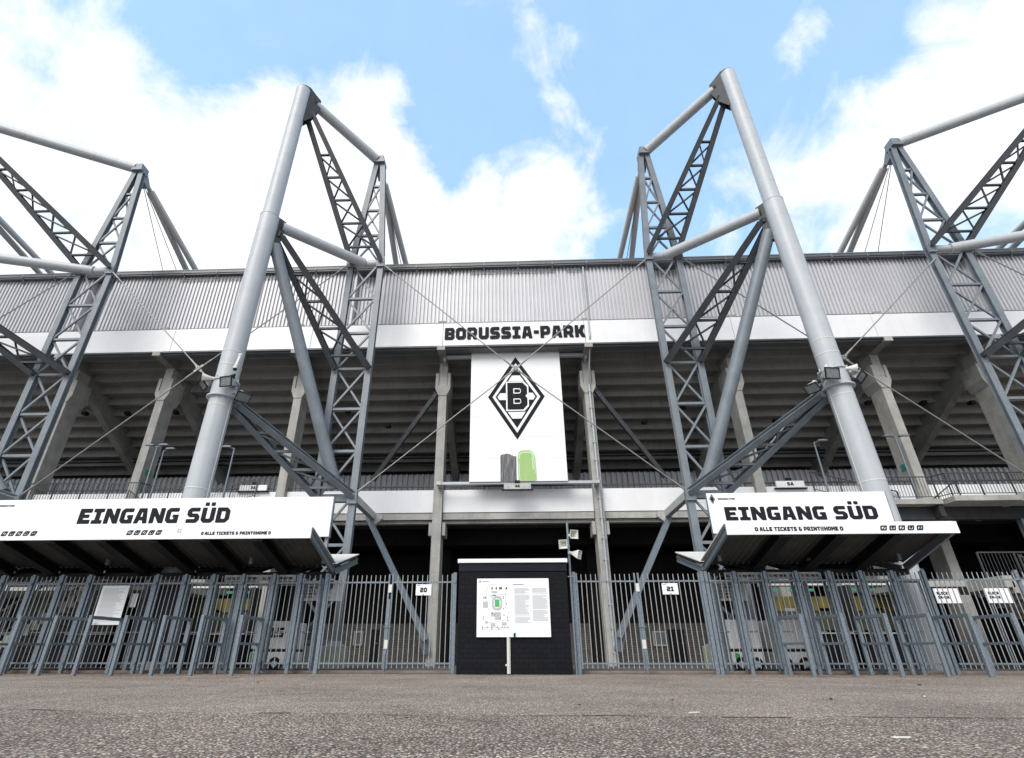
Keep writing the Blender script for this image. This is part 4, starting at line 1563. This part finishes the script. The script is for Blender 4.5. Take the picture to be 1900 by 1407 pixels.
def bay(xa, xb, label, last=False, panel=None, first=False):
    t = thing('bar_gate', label, 'gate', ((xa + xb) / 2, YF, 0), 'barred turnstile gates in the fence')
    mb = MB()
    post(mb, xa, .09)
    mb.box(xa - .035, xa + .035, YF - .08, YF - .046, ZT - .035, ZT + .03)
    mb.box(xa - .03, xa + .03, YF - .07, YF - .046, ZB - .03, ZB + .03)
    mb.build('post', M['galv'], t)
    if last:
        mb = MB()
        post(mb, xb, .09)
        mb.build('post', M['galv'], t)
    leaf(t, xa + .085, xb - .065)
    mb = MB()                                              # inner door frame behind the bars
    mb.box(xa + .06, xa + .11, YF + .14, YF + .2, .05, 2.3)
    mb.box(xb - .11, xb - .06, YF + .14, YF + .2, .05, 2.3)
    mb.box(xa + .06, xb - .06, YF + .14, YF + .2, 2.301, 2.35)
    mb.tube((xa + .12, YF + .32, 1.05), (xb - .3, YF + .32, 1.05), .02, 8)
    mb.build('door_frame', M['galv'], t)
    if panel:
        mb = MB()
        mb.box(xa + .1, xb - .08, YF + .08, YF + .12, .3, 2.33)
        mb.build('panel', panel, t)
    return t


double_gate(-5.50, -3.59, -1.70, 'wide double bar gate left of the black hut, carrying the number 20')
double_gate(1.76, 3.57, 5.44, 'wide double bar gate right of the black hut, carrying the number 21')
ORD = ['first', 'second', 'third', 'fourth', 'fifth', 'sixth', 'seventh', 'eighth', 'ninth', 'tenth', 'eleventh', 'twelfth', 'thirteenth', 'fourteenth']
left_posts = [-5.62, -6.30, -7.10, -8.03, -8.93, -9.79, -10.66, -12.73, -13.60, -14.49, -15.43, -16.4, -17.4]
for i in range(len(left_posts) - 1):
    xb_, xa_ = left_posts[i], left_posts[i + 1]
    bay(xa_, xb_, 'galvanised bar gate under the left canopy, %s bay left of gate 20' % ORD[i], panel=M['navy'] if i == 5 else None)
right_posts = [5.56, 6.37, 7.24, 8.13, 9.06, 9.94, 10.81, 11.69]
for i in range(len(right_posts) - 1):
    bay(right_posts[i], right_posts[i + 1], 'galvanised bar gate under the right canopy, %s bay right of gate 21' % ORD[i], last=(i == 6))
for i, (xa_, xb_) in enumerate(((11.8, 14.3), (14.3, 16.8), (16.8, 19.3))):
    t = thing('bar_fence', 'galvanised bar fence %s beyond the right canopy' % ('panel nearest to the turnstiles', 'middle panel at the right picture edge', 'last panel outside the picture')[i], 'fence', ((xa_ + xb_) / 2, YF, 0), 'bar fence panels right of the turnstiles')
    mb = MB()
    mb.box(xa_, xb_, YF - .02, YF + .02, ZT - .02, ZT + .022)
    mb.box(xa_, xb_, YF - .02, YF + .02, ZB - .022, ZB + .02)
    mb.build('rail', M['galv'], t)
    mb = MB()
    bars(mb, xa_, xb_)
    mb.build('bars', M['bar'], t)
    mb = MB()
    post(mb, xb_ + .0, .085, YF + .07)
    mb.build('post', M['galv'], t)

# queue barriers in front of the turnstiles
PROTO = None


def barrier(x, label, yn=15.0, yr=16.25):
    global PROTO
    grp = 'queue barriers in front of the turnstiles'
    if PROTO is None:
        t = thing('queue_barrier', label, 'barrier', (x, yn, 0), grp)
        w = .085
        mb = MB()
        mb.box(x - w / 2, x + w / 2, yn - w / 2, yn + w / 2, 0, 1.40)
        mb.build('post', M['galv'], t, .006)
        mb = MB()
        mb.box(x - w / 2, x + w / 2, yr - w / 2, yr + w / 2, 0, 1.40)
        mb.build('post', M['galv'], t, .006)
        mb = MB()
        mb.box(x - w / 2 + .002, x + w / 2 - .002, yn + w / 2, yr - w / 2, 1.32, 1.398)
        mb.box(x - w / 2 + .008, x + w / 2 - .008, yn + w / 2, yr - w / 2, .70, .76)
        mb.build('rail', M['galv'], t, .004)
        PROTO = t
        return t
    t = PROTO.copy()
    COL.objects.link(t)
    t.location = (x, yn, 0)
    t['label'] = label
    for ch in PROTO.children:
        c = ch.copy()
        COL.objects.link(c)
        c.parent = t
    return t


LB = [-7.13, -8.18, -9.2, -10.24, -11.21, -12.15, -13.15, -14.15, -15.15]
for i, x in enumerate(LB):
    barrier(x, 'galvanised queue barrier under the left canopy, %s one left of gate 20' % ORD[i])
RB = [7.24, 8.25, 9.32, 10.38, 11.38, 12.42]
for i, x in enumerate(RB):
    barrier(x, 'galvanised queue barrier under the right canopy, %s one right of gate 21' % ORD[i])

# gate numbers
for txt, xc, lab in (('20', -2.61, 'white number plate reading 20 on the left double gate'), ('21', 4.49, 'white number plate reading 21 on the right double gate')):
    t = thing('gate_number', lab, 'sign', (xc, 16.45, 2.0))
    mb = MB()
    mb.box(xc - .225, xc + .225, 16.455, 16.475, 2.0, 2.30)
    mb.build('panel', M['sign'], t)
    mb = MB()
    add_text(mb, txt, xc - .1, 2.085, 16.452, .2, .125, .005)
    mb.box(xc - .01, xc + .01, 16.449, 16.453, 2.003, 2.035)
    mb.box(xc - .2, xc - .09, 16.449, 16.453, 2.262, 2.272)
    mb.build('lettering', M['ink'], t)

# sheet of rules on the left fence
t = thing('notice_sheet', 'white sheet of house rules hung on the bars under the left canopy', 'notice', (-11.8, 16.4, 1.2))
mb = MB()
mb.box(-12.22, -11.4, 16.42, 16.43, 1.235, 2.30)
mb.build('panel', M['sign'], t)
mb = MB()
z = 2.2
while z > 1.32:
    mb.box(-12.15, -12.15 + random.uniform(.45, .68), 16.416, 16.419, z, z + .012)
    z -= .032
mb.build('fine_print', M['greyink'], t)
mb = MB()
mb.box(-11.38, -11.2, 16.62, 16.63, 1.72, 2.1)
tag(mb.build('notice_sheet', M['sign']), 'small white sheet half hidden behind the rules sheet under the left canopy', 'notice')

# lettered strips above the turnstiles
for xa_, xb_, lab in ((-8.75, -6.55, 'grey strip lettered ALLE TICKETS above the left turnstiles'), (6.2, 8.95, 'grey strip lettered ALLE TICKETS above the right turnstiles')):
    t = thing('ticket_strip', lab, 'sign', ((xa_ + xb_) / 2, 16.75, 2.45))
    mb = MB()
    mb.box(xa_, xb_, 16.75, 16.77, 2.43, 2.62)
    mb.build('panel', M['lampgrey'], t)
    mb = MB()
    n = 3 if xa_ > 0 else 2
    w = (xb_ - xa_) / n
    for i in range(n):
        add_text(mb, 'ALLE TICKETS & PRINT@HOME', xa_ + .05 + i * w, 2.49, 16.747, w - .12, .07, .004, .15)
    mb.build('lettering', M['ink'], t)

# block boards behind the fence
for (xa_, xb_, za, zb, yy, lines, lab) in (
        (-7.25, -6.42, 2.08, 2.72, 19.0, ['BLOCK 1-20A', 'BLOCK 20A-21', 'BLOCK 1-7A', 'BLOCK 4A-7A', 'BLOCK 2-5'], 'white board listing five blocks behind the fence left of gate 20'),
        (6.48, 7.66, 2.03, 2.66, 19.0, ['BLOCK 1-3A', 'BLOCK 20A-21A', 'BLOCK 1-21', 'BLOCK 4A-7A', 'BLOCK 2-5'], 'white board listing five blocks behind the fence right of gate 21'),
        (12.9, 13.62, 1.86, 2.28, 18.0, ['BLOCK', '1A-2A'], 'left one of two white BLOCK 1A-2A boards behind the far right fence'),
        (14.42, 15.12, 1.86, 2.28, 18.0, ['BLOCK', '1A-2A'], 'right one of two white BLOCK 1A-2A boards behind the far right fence')):
    t = thing('block_board', lab, 'sign', ((xa_ + xb_) / 2, yy, za), 'block boards behind the fence')
    mb = MB()
    mb.box(xa_, xb_, yy, yy + .03, za, zb)
    mb.build('panel', M['sign'], t)
    mb = MB()
    n = len(lines)
    hh = (zb - za) * (.78 if n > 2 else .55) / n
    for i, ln in enumerate(lines):
        wd = (xb_ - xa_) * .75 * (len(ln) / 13 if n > 2 else .62)
        add_text(mb, ln, xa_ + .06, zb - .06 - (i + 1) * hh, yy - .003, wd, hh * .66, .005, .2)
    mb.build('lettering', M['ink'], t)
    for x in (xa_ + .08, xb_ - .08):
        mb = MB()
        mb.box(x - .02, x + .02, yy + .035, yy + .075, 0.03, zb)
        mb.build('post', M['galv'], t)
t = thing('club_board', 'white board with dark diagonal print beside the left tower leg behind the fence', 'sign', (-6.1, 19, 2.0))
mb = MB()
mb.box(-6.38, -5.75, 19.0, 19.03, 2.07, 2.72)
mb.build('panel', M['sign'], t)
mb = MB()
add_polys(mb, [[(-6.37, 2.71), (-6.37, 2.25), (-6.3, 2.25), (-6.05, 2.55), (-6.1, 2.71)]], 18.997, .005)
mb.build('print', M['brush'], t)
mb = MB()
add_text(mb, '10', -6.3, 2.14, 18.997, .11, .06, .005, .15)
mb.build('lettering', M['ink'], t)

# ticket counters with ochre boards seen through the bars
for i, (xa_, xb_) in enumerate(((-20.4, -16.0), (-13.2, -10.5), (9.9, 12.6), (13.0, 15.6))):
    lab = ['at the far left behind the bars', 'behind the bars left of gate 20', 'behind the bars right of gate 21', 'furthest right behind the turnstiles'][i]
    t = thing('drinks_counter', 'dark drinks counter with ochre and olive boards %s' % lab, 'counter', ((xa_ + xb_) / 2, 22.5, 0), 'drinks counters inside the concourse')
    mb = MB()
    mb.box(xa_, xb_, 22.5, 23.4, .03, 1.15)
    mb.build('counter_front', M['navy'], t)
    mb = MB()
    mb.box(xa_ - .05, xb_ + .05, 22.42, 23.45, 1.155, 1.2)
    mb.build('counter_top', M['lampgrey'], t)
    n = 4
    w = (xb_ - xa_) / n
    for k in range(n):
        mb = MB()
        mb.box(xa_ + k * w + .02, xa_ + (k + 1) * w - .02, 23.0, 23.05, 1.98 + .1 * (k % 2), 2.5)
        mb.build('board', M['yellow'], t)
        mb = MB()
        mb.box(xa_ + k * w + .02, xa_ + (k + 1) * w - .02, 23.06, 23.1, 1.3, 1.975)
        mb.build('back_board', M['olive'], t)
    mb = MB()
    mb.box(xa_, xb_, 22.9, 23.4, 2.9, 3.02)
    mb.build('light_strip', M['ivory'], t)
    for xq in (xa_, xb_ - .08):
        mb = MB()
        mb.box(xq, xq + .08, 22.6, 23.4, 1.205, 2.895)
        mb.build('side_panel', M['rail'], t)
    for k in range(n):
        mb = MB()
        xm = xa_ + (k + .5) * w
        mb.box(xm - .13, xm + .13, 22.7, 22.72, 2.66, 2.76)
        mb.build('escape_sign', M['exit'], t)


def cart(xa_, xb_, yy, label, num=None):
    """white box trailer parked behind the fence"""
    t = thing('sales_trailer', label, 'trailer', ((xa_ + xb_) / 2, yy, 0), 'white sales trailers behind the fence')
    mb = MB()
    mb.box(xa_, xb_, yy, yy + 1.6, .62, 1.42)
    mb.build('upper_body', M['white'], t, .03)
    mb = MB()
    mb.box(xa_ + .02, xb_ - .02, yy + .015, yy + 1.58, .555, .615)
    mb.build('seam_strip', M['black'], t)
    mb = MB()
    mb.box(xa_, xb_, yy, yy + 1.6, .24, .55)
    mb.build('lower_body', M['white'], t, .03)
    for k in (.25, .75):
        xw = xa_ + (xb_ - xa_) * k
        mb = MB()
        mb.tube((xw, yy - .01, .22), (xw, yy + .15, .22), .19, 18)
        wl_ = mb.build('wheel', M['black'], t)
        mb = MB()
        mb.tube((xw, yy - .02, .22), (xw, yy - .011, .22), .09, 14)
        mb.build('rim', M['lampgrey'], wl_)
    mb = MB()
    add_polys(mb, [[(xa_ + .05, .26), (xa_ + .35, .26), (xa_ + .2, .5), (xa_ + .05, .54)]], yy - .003, .006)
    mb.build('green_print', M['doorgreen'], t)
    if num:
        mb = MB()
        add_text(mb, num, xb_ - .55, .95, yy - .003, None, .28, .006)
        mb.build('lettering', M['ink'], t)


cart(6.45, 7.35, 18.0, 'white sales trailer with green print beside the right tower, nearest gate 21')
cart(7.75, 8.85, 18.1, 'white sales trailer standing second to the right of gate 21')
cart(-8.2, -7.1, 18.2, 'white sales trailer numbered 15 behind the left turnstiles', '15')

# ================================================================== STAIR TOWERS LEFT AND RIGHT
def stair(sx, x0, label):
    """landing in front of the stand, flight down to a lower landing, bar railings; sx=1 right side, -1 left side"""
    t = thing('stair_tower', label, 'staircase', (x0, 22.5, 0), 'outside stairs up to the balcony')
    X = lambda u: x0 + sx * u
    B = lambda mb, u0, u1, y0_, y1_, z0_, z1_: mb.box(min(X(u0), X(u1)), max(X(u0), X(u1)), y0_, y1_, z0_, z1_)
    mb = MB()
    B(mb, 0, 2.2, 22.5, 25.0, 5.98, 6.2)
    B(mb, 2.3, 14, 22.0, 25.0, 5.98, 6.2)
    mb.build('landing', M['conc'], t, .01)
    mb = MB()
    B(mb, 0, 14, 23.0, 23.25, 5.45, 5.97)
    B(mb, 2.0, 2.2, 22.6, 25, 5.5, 5.97)
    B(mb, 8.0, 8.2, 22.6, 25, 5.5, 5.97)
    mb.build('landing_beam', M['plate'], t)
    # flight (soffit slab with steps)
    mb = MB()
    n = 16
    ua, ub, za, zb = 3.6, -1.2, 6.0, 2.9
    for i in range(n):
        u0, u1 = ua + (ub - ua) * i / n, ua + (ub - ua) * (i + 1) / n
        z1_ = za + (zb - za) * (i + 1) / n
        mb.quadbox([(X(u0), 23.3, z1_ - .12), (X(u1), 23.3, z1_ - .12 - (za - zb) / n * .0), (X(u1), 24.8, z1_ - .12), (X(u0), 24.8, z1_ - .12),
                    (X(u0), 23.3, z1_ + .19), (X(u1), 23.3, z1_ + .19), (X(u1), 24.8, z1_ + .19), (X(u0), 24.8, z1_ + .19)])
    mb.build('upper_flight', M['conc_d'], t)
    mb = MB()
    B(mb, -1.6, 14, 20.2, 23.2, 2.55, 2.75)
    mb.build('lower_landing', M['conc'], t, .01)
    mb = MB()
    n = 16
    for i in range(n):
        z1_ = 2.72 - 2.7 * i / n
        yy = 20.2
        u0 = -.2 + 3.9 * i / n
        B(mb, u0 + .2, u0 + .5, 18.6, 20.15, max(.03, z1_ - .35), z1_)
    mb.build('lower_flight', M['conc'], t)
    mb = MB()
    for u in (.35, 5.5, 10.5):
        xx_ = X(u)
        mb.ibeam((xx_, 23.1, .03), (xx_, 23.1, 5.45), .22, .24, .02, (0, 1, 0))
    mb.build('post', M['galv'], t)

    def railing(pts, h=.95, name='railing'):
        mb = MB()
        for a, c in zip(pts[:-1], pts[1:]):
            a, c = Vector(a), Vector(c)
            H_ = Vector((0, 0, h))
            mb.beam(a + H_, c + H_, .04, .04)
            mb.beam(a + Vector((0, 0, .1)), c + Vector((0, 0, .1)), .025, .03)
            ln = (c - a).length
            m_ = max(2, int(ln / .125))
            for i in range(m_ + 1):
                p = a.lerp(c, i / m_)
                if i % 10 == 0:
                    mb.beam(p, p + H_, .045, .045)
                else:
                    mb.beam(p + Vector((0, 0, .1)), p + H_, .014, .014)
        mb.build(name, M['rail'], t)
    railing([(X(.0), 22.6, 6.2), (X(2.15), 22.6, 6.2)])
    railing([(X(2.15), 22.6, 6.2), (X(2.35), 22.1, 6.2), (X(13.8), 22.1, 6.2)])
    railing([(X(3.6), 23.25, 6.2), (X(-1.2), 23.25, 3.1)])
    railing([(X(-1.5), 24.9, 7.2), (X(2.2), 24.9, 6.2)])
    railing([(X(.9), 20.3, 2.75), (X(13.8), 20.3, 2.75)])
    railing([(X(.8), 18.6, 2.4), (X(4.2), 18.6, .1)])
    mb = MB()
    B(mb, .2, 1.2, 23.6, 24.9, .03, 3.6)
    mb.build('brick_pier', M['brick'], t)
    return t


stair(1, 15.6, 'concrete stairs with dark bar railings at the right end behind the fence')
stair(-1, -13.9, 'concrete stairs with dark bar railings behind the left entrance sign')

# ================================================================== LAMPS, FLOODLIGHTS, CAMERAS
def lamp_post(px, py_head, py_base, Y, heads, label):
    p, q = at(px[0], py_head, Y), at(px[1], py_base, Y)
    x = (p.x + q.x) / 2
    t = thing('street_lamp', label, 'street lamp', (x, Y, 6.2), 'lamp posts on the balcony level')
    mb = MB()
    mb.tube((x, Y, 6.2), (x, Y, p.z), .05, 10, .036)
    mb.build('pole', M['galv'], t)
    for dx in heads:
        mb = MB()
        c = Vector((x + dx * .35, Y - .05, p.z + .06))
        mb.tube((x, Y, p.z - .02), c, .025, 8)
        pts = [(-.24, 0), (-.16, .04), (.08, .06), (.24, .015), (.24, -.015), (-.2, -.02)]
        mb.prism([(u * (1 if dx > 0 else -1), v) for u, v in pts], lambda u, v, tt, c=c: c + Vector((u, tt, v)), -.08, .08)
        hd = mb.build('lamp_head', M['galv'], t)


lamp_post((290, 274), 829, 895, 24.0, (-1, 1), 'two headed lamp post in front of the left concrete column')
lamp_post((435, 418), 832, 905, 24.0, (-1,), 'single headed lamp post right of the left mast')
lamp_post((1510, 1535), 821, 905, 24.0, (1,), 'single headed lamp post left of the right mast')
lamp_post((1662, 1690), 812, 890, 24.0, (-1, 1), 'two headed lamp post in front of the right concrete column')
lamp_post((305, 285), 836, 900, 24.6, (1,), 'thin single headed lamp post just right of the left two headed lamp')


def floodlight(p, rz, tilt, w, h, label, name='floodlight'):
    t = thing(name, label, 'floodlight', p, 'floodlights clamped to the masts')
    R = Matrix.Rotation(rz, 3, 'Z') @ Matrix.Rotation(tilt, 3, 'X')     # beam along local -Y
    L = lambda x, y, z: Vector(p) + R @ Vector((x, y, z))

    def hexa(mb, f, b, y0_, y1_):
        fx, fz = f
        bx, bz = b
        mb.quadbox([L(-fx, y0_, -fz), L(fx, y0_, -fz), L(bx, y1_, -bz), L(-bx, y1_, -bz), L(-fx, y0_, fz), L(fx, y0_, fz), L(bx, y1_, bz), L(-bx, y1_, bz)])
    mb = MB()
    hexa(mb, (w, h), (w * .55, h * .55), -.10, .22)
    mb.tube(L(0, .2, 0), L(0, .36, 0), w * .4, 12)
    mb.build('housing', M['lampgrey'], t, .008)
    mb = MB()
    for (x0, x1, z0_, z1_) in ((-w - .02, w + .02, h, h + .03), (-w - .02, w + .02, -h - .03, -h), (-w - .02, -w, -h, h), (w, w + .02, -h, h)):
        mb.quadbox([L(x0, -.15, z0_), L(x1, -.15, z0_), L(x1, -.09, z0_), L(x0, -.09, z0_), L(x0, -.15, z1_), L(x1, -.15, z1_), L(x1, -.09, z1_), L(x0, -.09, z1_)])
    mb.build('rim', M['black'], t)
    mb = MB()
    mb.quadbox([L(-w, -.125, -h), L(w, -.125, -h), L(w, -.105, -h), L(-w, -.105, -h), L(-w, -.125, h), L(w, -.125, h), L(w, -.105, h), L(-w, -.105, h)])
    mb.build('glass', M['glass'], t)
    mb = MB()
    mb.beam(L(-w * 1.15, .05, 0), L(-w * 1.15, .3, -.12), .04, .02)
    mb.beam(L(w * 1.15, .05, 0), L(w * 1.15, .3, -.12), .04, .02)
    mb.beam(L(-w * 1.15, .3, -.12), L(w * 1.15, .3, -.12), .04, .03)
    mb.beam(L(0, .3, -.12), L(0, .42, -.2), .05, .05)
    mb.build('bracket', M['galv'], t)


def horn_speaker(p, d, label):
    t = thing('horn_speaker', label, 'loudspeaker', p)
    mb = MB()
    d = Vector(d).normalized()
    p = Vector(p)
    mb.tube(p, p + d * .3, .06, 14, .15, cap=False)
    mb.tube(p + d * .3, p + d * .31, .15, 14, .155, cap=False)
    mb.tube(p - d * .16, p, .055, 12, .065)
    mb.build('horn', M['ivory'], t)
    mb = MB()
    mb.tube(p + d * .1, p + d * .105, .085, 14)
    mb.build('throat', M['black'], t)


p = at(423, 709, 17.22)
floodlight(p, math.radians(-10), math.radians(14), .22, .17, 'square floodlight on the front of the left mast')
p = at(450, 735, 17.5)
floodlight(p, math.radians(48), math.radians(42), .24, .17, 'floodlight sticking out right of the left mast')
p = at(382, 712, 17.6)
floodlight(p, math.radians(-48), math.radians(42), .24, .17, 'floodlight sticking out left of the left mast')
p = at(1540, 694, 17.22)
floodlight(p, math.radians(8), math.radians(14), .25, .18, 'square floodlight on the front of the right mast')
p = at(1508, 718, 17.5)
floodlight(p, math.radians(-55), math.radians(46), .22, .16, 'floodlight sticking out left of the right mast')
p = at(1592, 697, 17.55)
floodlight(p, math.radians(45), math.radians(44), .27, .17, 'floodlight sticking out right of the right mast')
horn_speaker(at(392, 702, 17.4), (-.95, -.5, -.05), 'small horn loudspeaker left of the left mast collar')
horn_speaker(at(1572, 684, 17.4), (.95, -.5, -.2), 'small horn loudspeaker right of the right mast collar')
t = thing('security_camera', 'white security camera with dark dome on the left mast', 'camera', at(437, 685, 17.25))
mb = MB()
a, c = at(446, 660, 17.3), at(437, 681, 17.15)
mb.tube(a, c, .055, 12)
mb.sphere(a, .085)
mb.tube(c + Vector((0, 0, .02)), c - Vector((0, 0, .07)), .08, 14)
mb.build('housing', M['ivory'], t)
mb = MB()
mb.sphere(c - Vector((0, 0, .09)), .075)
mb.build('dome', M['black'], t)
mb = MB()
c = at(431, 700, 17.22)
mb.sphere(c, .10)
mb.tube(c + Vector((0, .0, .05)), c + Vector((0, .12, .16)), .05, 10)
tag(mb.build('dome_camera', M['black']), 'black dome camera just above the left mast floodlight', 'camera')
t = thing('antenna', 'short white cylinder antenna on top of the right mast floodlight', 'antenna', at(1534, 687, 17.25))
mb = MB()
c = at(1534, 684, 17.25)
mb.tube(c - Vector((0, 0, .06)), c + Vector((0, 0, .14)), .062, 14)
mb.tube(c - Vector((0, 0, .09)), c - Vector((0, 0, .06)), .085, 14)
mb.build('housing', M['ivory'], t)
# escape signs on columns
for px, py, lab in ((277, 872, 'small green escape sign on the left concrete column'), (1675, 861, 'small green escape sign on the right concrete column')):
    p = at(px, py, 24.8)
    xs_ = min(COLX, key=lambda v: abs(v - p.x))
    sgn = 1 if xs_ < 0 else -1
    mb = MB()
    xf = xs_ + sgn * .235
    mb.box(xf - .012, xf + .012, 25.15, 25.5, p.z - .15, p.z + .15)
    tag(mb.build('escape_sign', M['exit']), lab, 'sign')

# ================================================================== LITTER
leaves = [(148, 1245, 'largest'), (1246, 1302, 'reddish'), (475, 1270, 'small'), (1766, 1350, 'foreground')]
for i, (px, py, w) in enumerate([(162, 1246, 0), (1246, 1302, 0), (1766, 1352, 0), (478, 1268, 0), (350, 1262, 0)]):
    d = ray(px, py)
    tt = (0.012 - EYE) / d.z
    c = Vector((d.x * tt, d.y * tt, .012))
    sz = (.09, .05, .03, .06, .05)[i]
    mb = MB()
    n = 9
    pts = []
    for k in range(n):
        a = 2 * math.pi * k / n
        rr = sz * (1 if k % 2 else .55) * random.uniform(.8, 1.1)
        pts.append(c + Vector((rr * math.cos(a), rr * math.sin(a) * .7, .01 + .3 * rr * abs(math.sin(a)))))
    top_ = c + Vector((0, 0, .012))
    b = len(mb.v)
    mb.v += pts + [top_]
    for k in range(n):
        mb.f.append([b + k, b + (k + 1) % n, b + n])
        mb.s.append(False)
    tag(mb.build('fallen_leaf', M['leaf']), ('curled brown leaf lying by the left queue barriers', 'reddish leaf on the asphalt in front of gate 21', 'small dry leaf in the right foreground',
                                          'dry leaf in front of the left turnstiles, right of the curled leaf', 'flat dry leaf between the left barriers and the asphalt joint')[i], 'leaf')
for px, py, w, ang, lab in ((1672, 1368, .06, .1, 'white paper strip lying on the asphalt in the right foreground'),
                            (1288, 1322, .06, .5, 'scrap of pale paper on the asphalt joint'), (1716, 1292, .05, .9, 'tiny pale paper scrap near the right barriers')):
    d = ray(px, py)
    tt = (.014 - EYE) / d.z
    c = Vector((d.x * tt, d.y * tt, .014))
    mb = MB()
    mb.beam(c - Vector((math.cos(ang), math.sin(ang), 0)) * w, c + Vector((math.cos(ang), math.sin(ang), 0)) * w, w * .35, .008)
    tag(mb.build('paper_scrap', M['paper']), lab, 'litter')
for px, py, w, lab in ((1075, 1308, .016, 'dark pebble on the asphalt below the hut'), (1542, 1297, .022, 'dark lump of tar on the asphalt in front of the right turnstiles'), (1706, 1271, .03, 'dark stone lying near the right barriers')):
    d = ray(px, py)
    tt = (.012 - EYE) / d.z
    mb = MB()
    mb.sphere((d.x * tt, d.y * tt, .014), w, 10, 6, .4)
    tag(mb.build('pebble', M['plate']), lab, 'stone')

# wind-blown leaf crumbs along the foot of the hut and the gates
mb = MB()
for k in range(150):
    x = random.gauss(0, 2.2) if k % 3 else random.uniform(-13, 13)
    y = 16.05 - abs(random.gauss(0, .12)) if abs(x) < 1.55 else 16.75 - abs(random.gauss(0, .25))
    r_ = random.uniform(.008, .026)
    a = random.uniform(0, 6.3)
    c = Vector((x, y, .008))
    mb.sheet([c + Vector((r_ * math.cos(a + q) * f, r_ * math.sin(a + q) * f, random.uniform(0, .012))) for q, f in ((0, 1), (1.3, .5), (2.6, .9), (3.6, 1), (5, .5))])
o = mb.build('leaf_crumbs', mat('pale_leaf_crumbs', (.30, .24, .09), .8, col2=(.14, .09, .04), nscale=30))
o['kind'] = 'stuff'
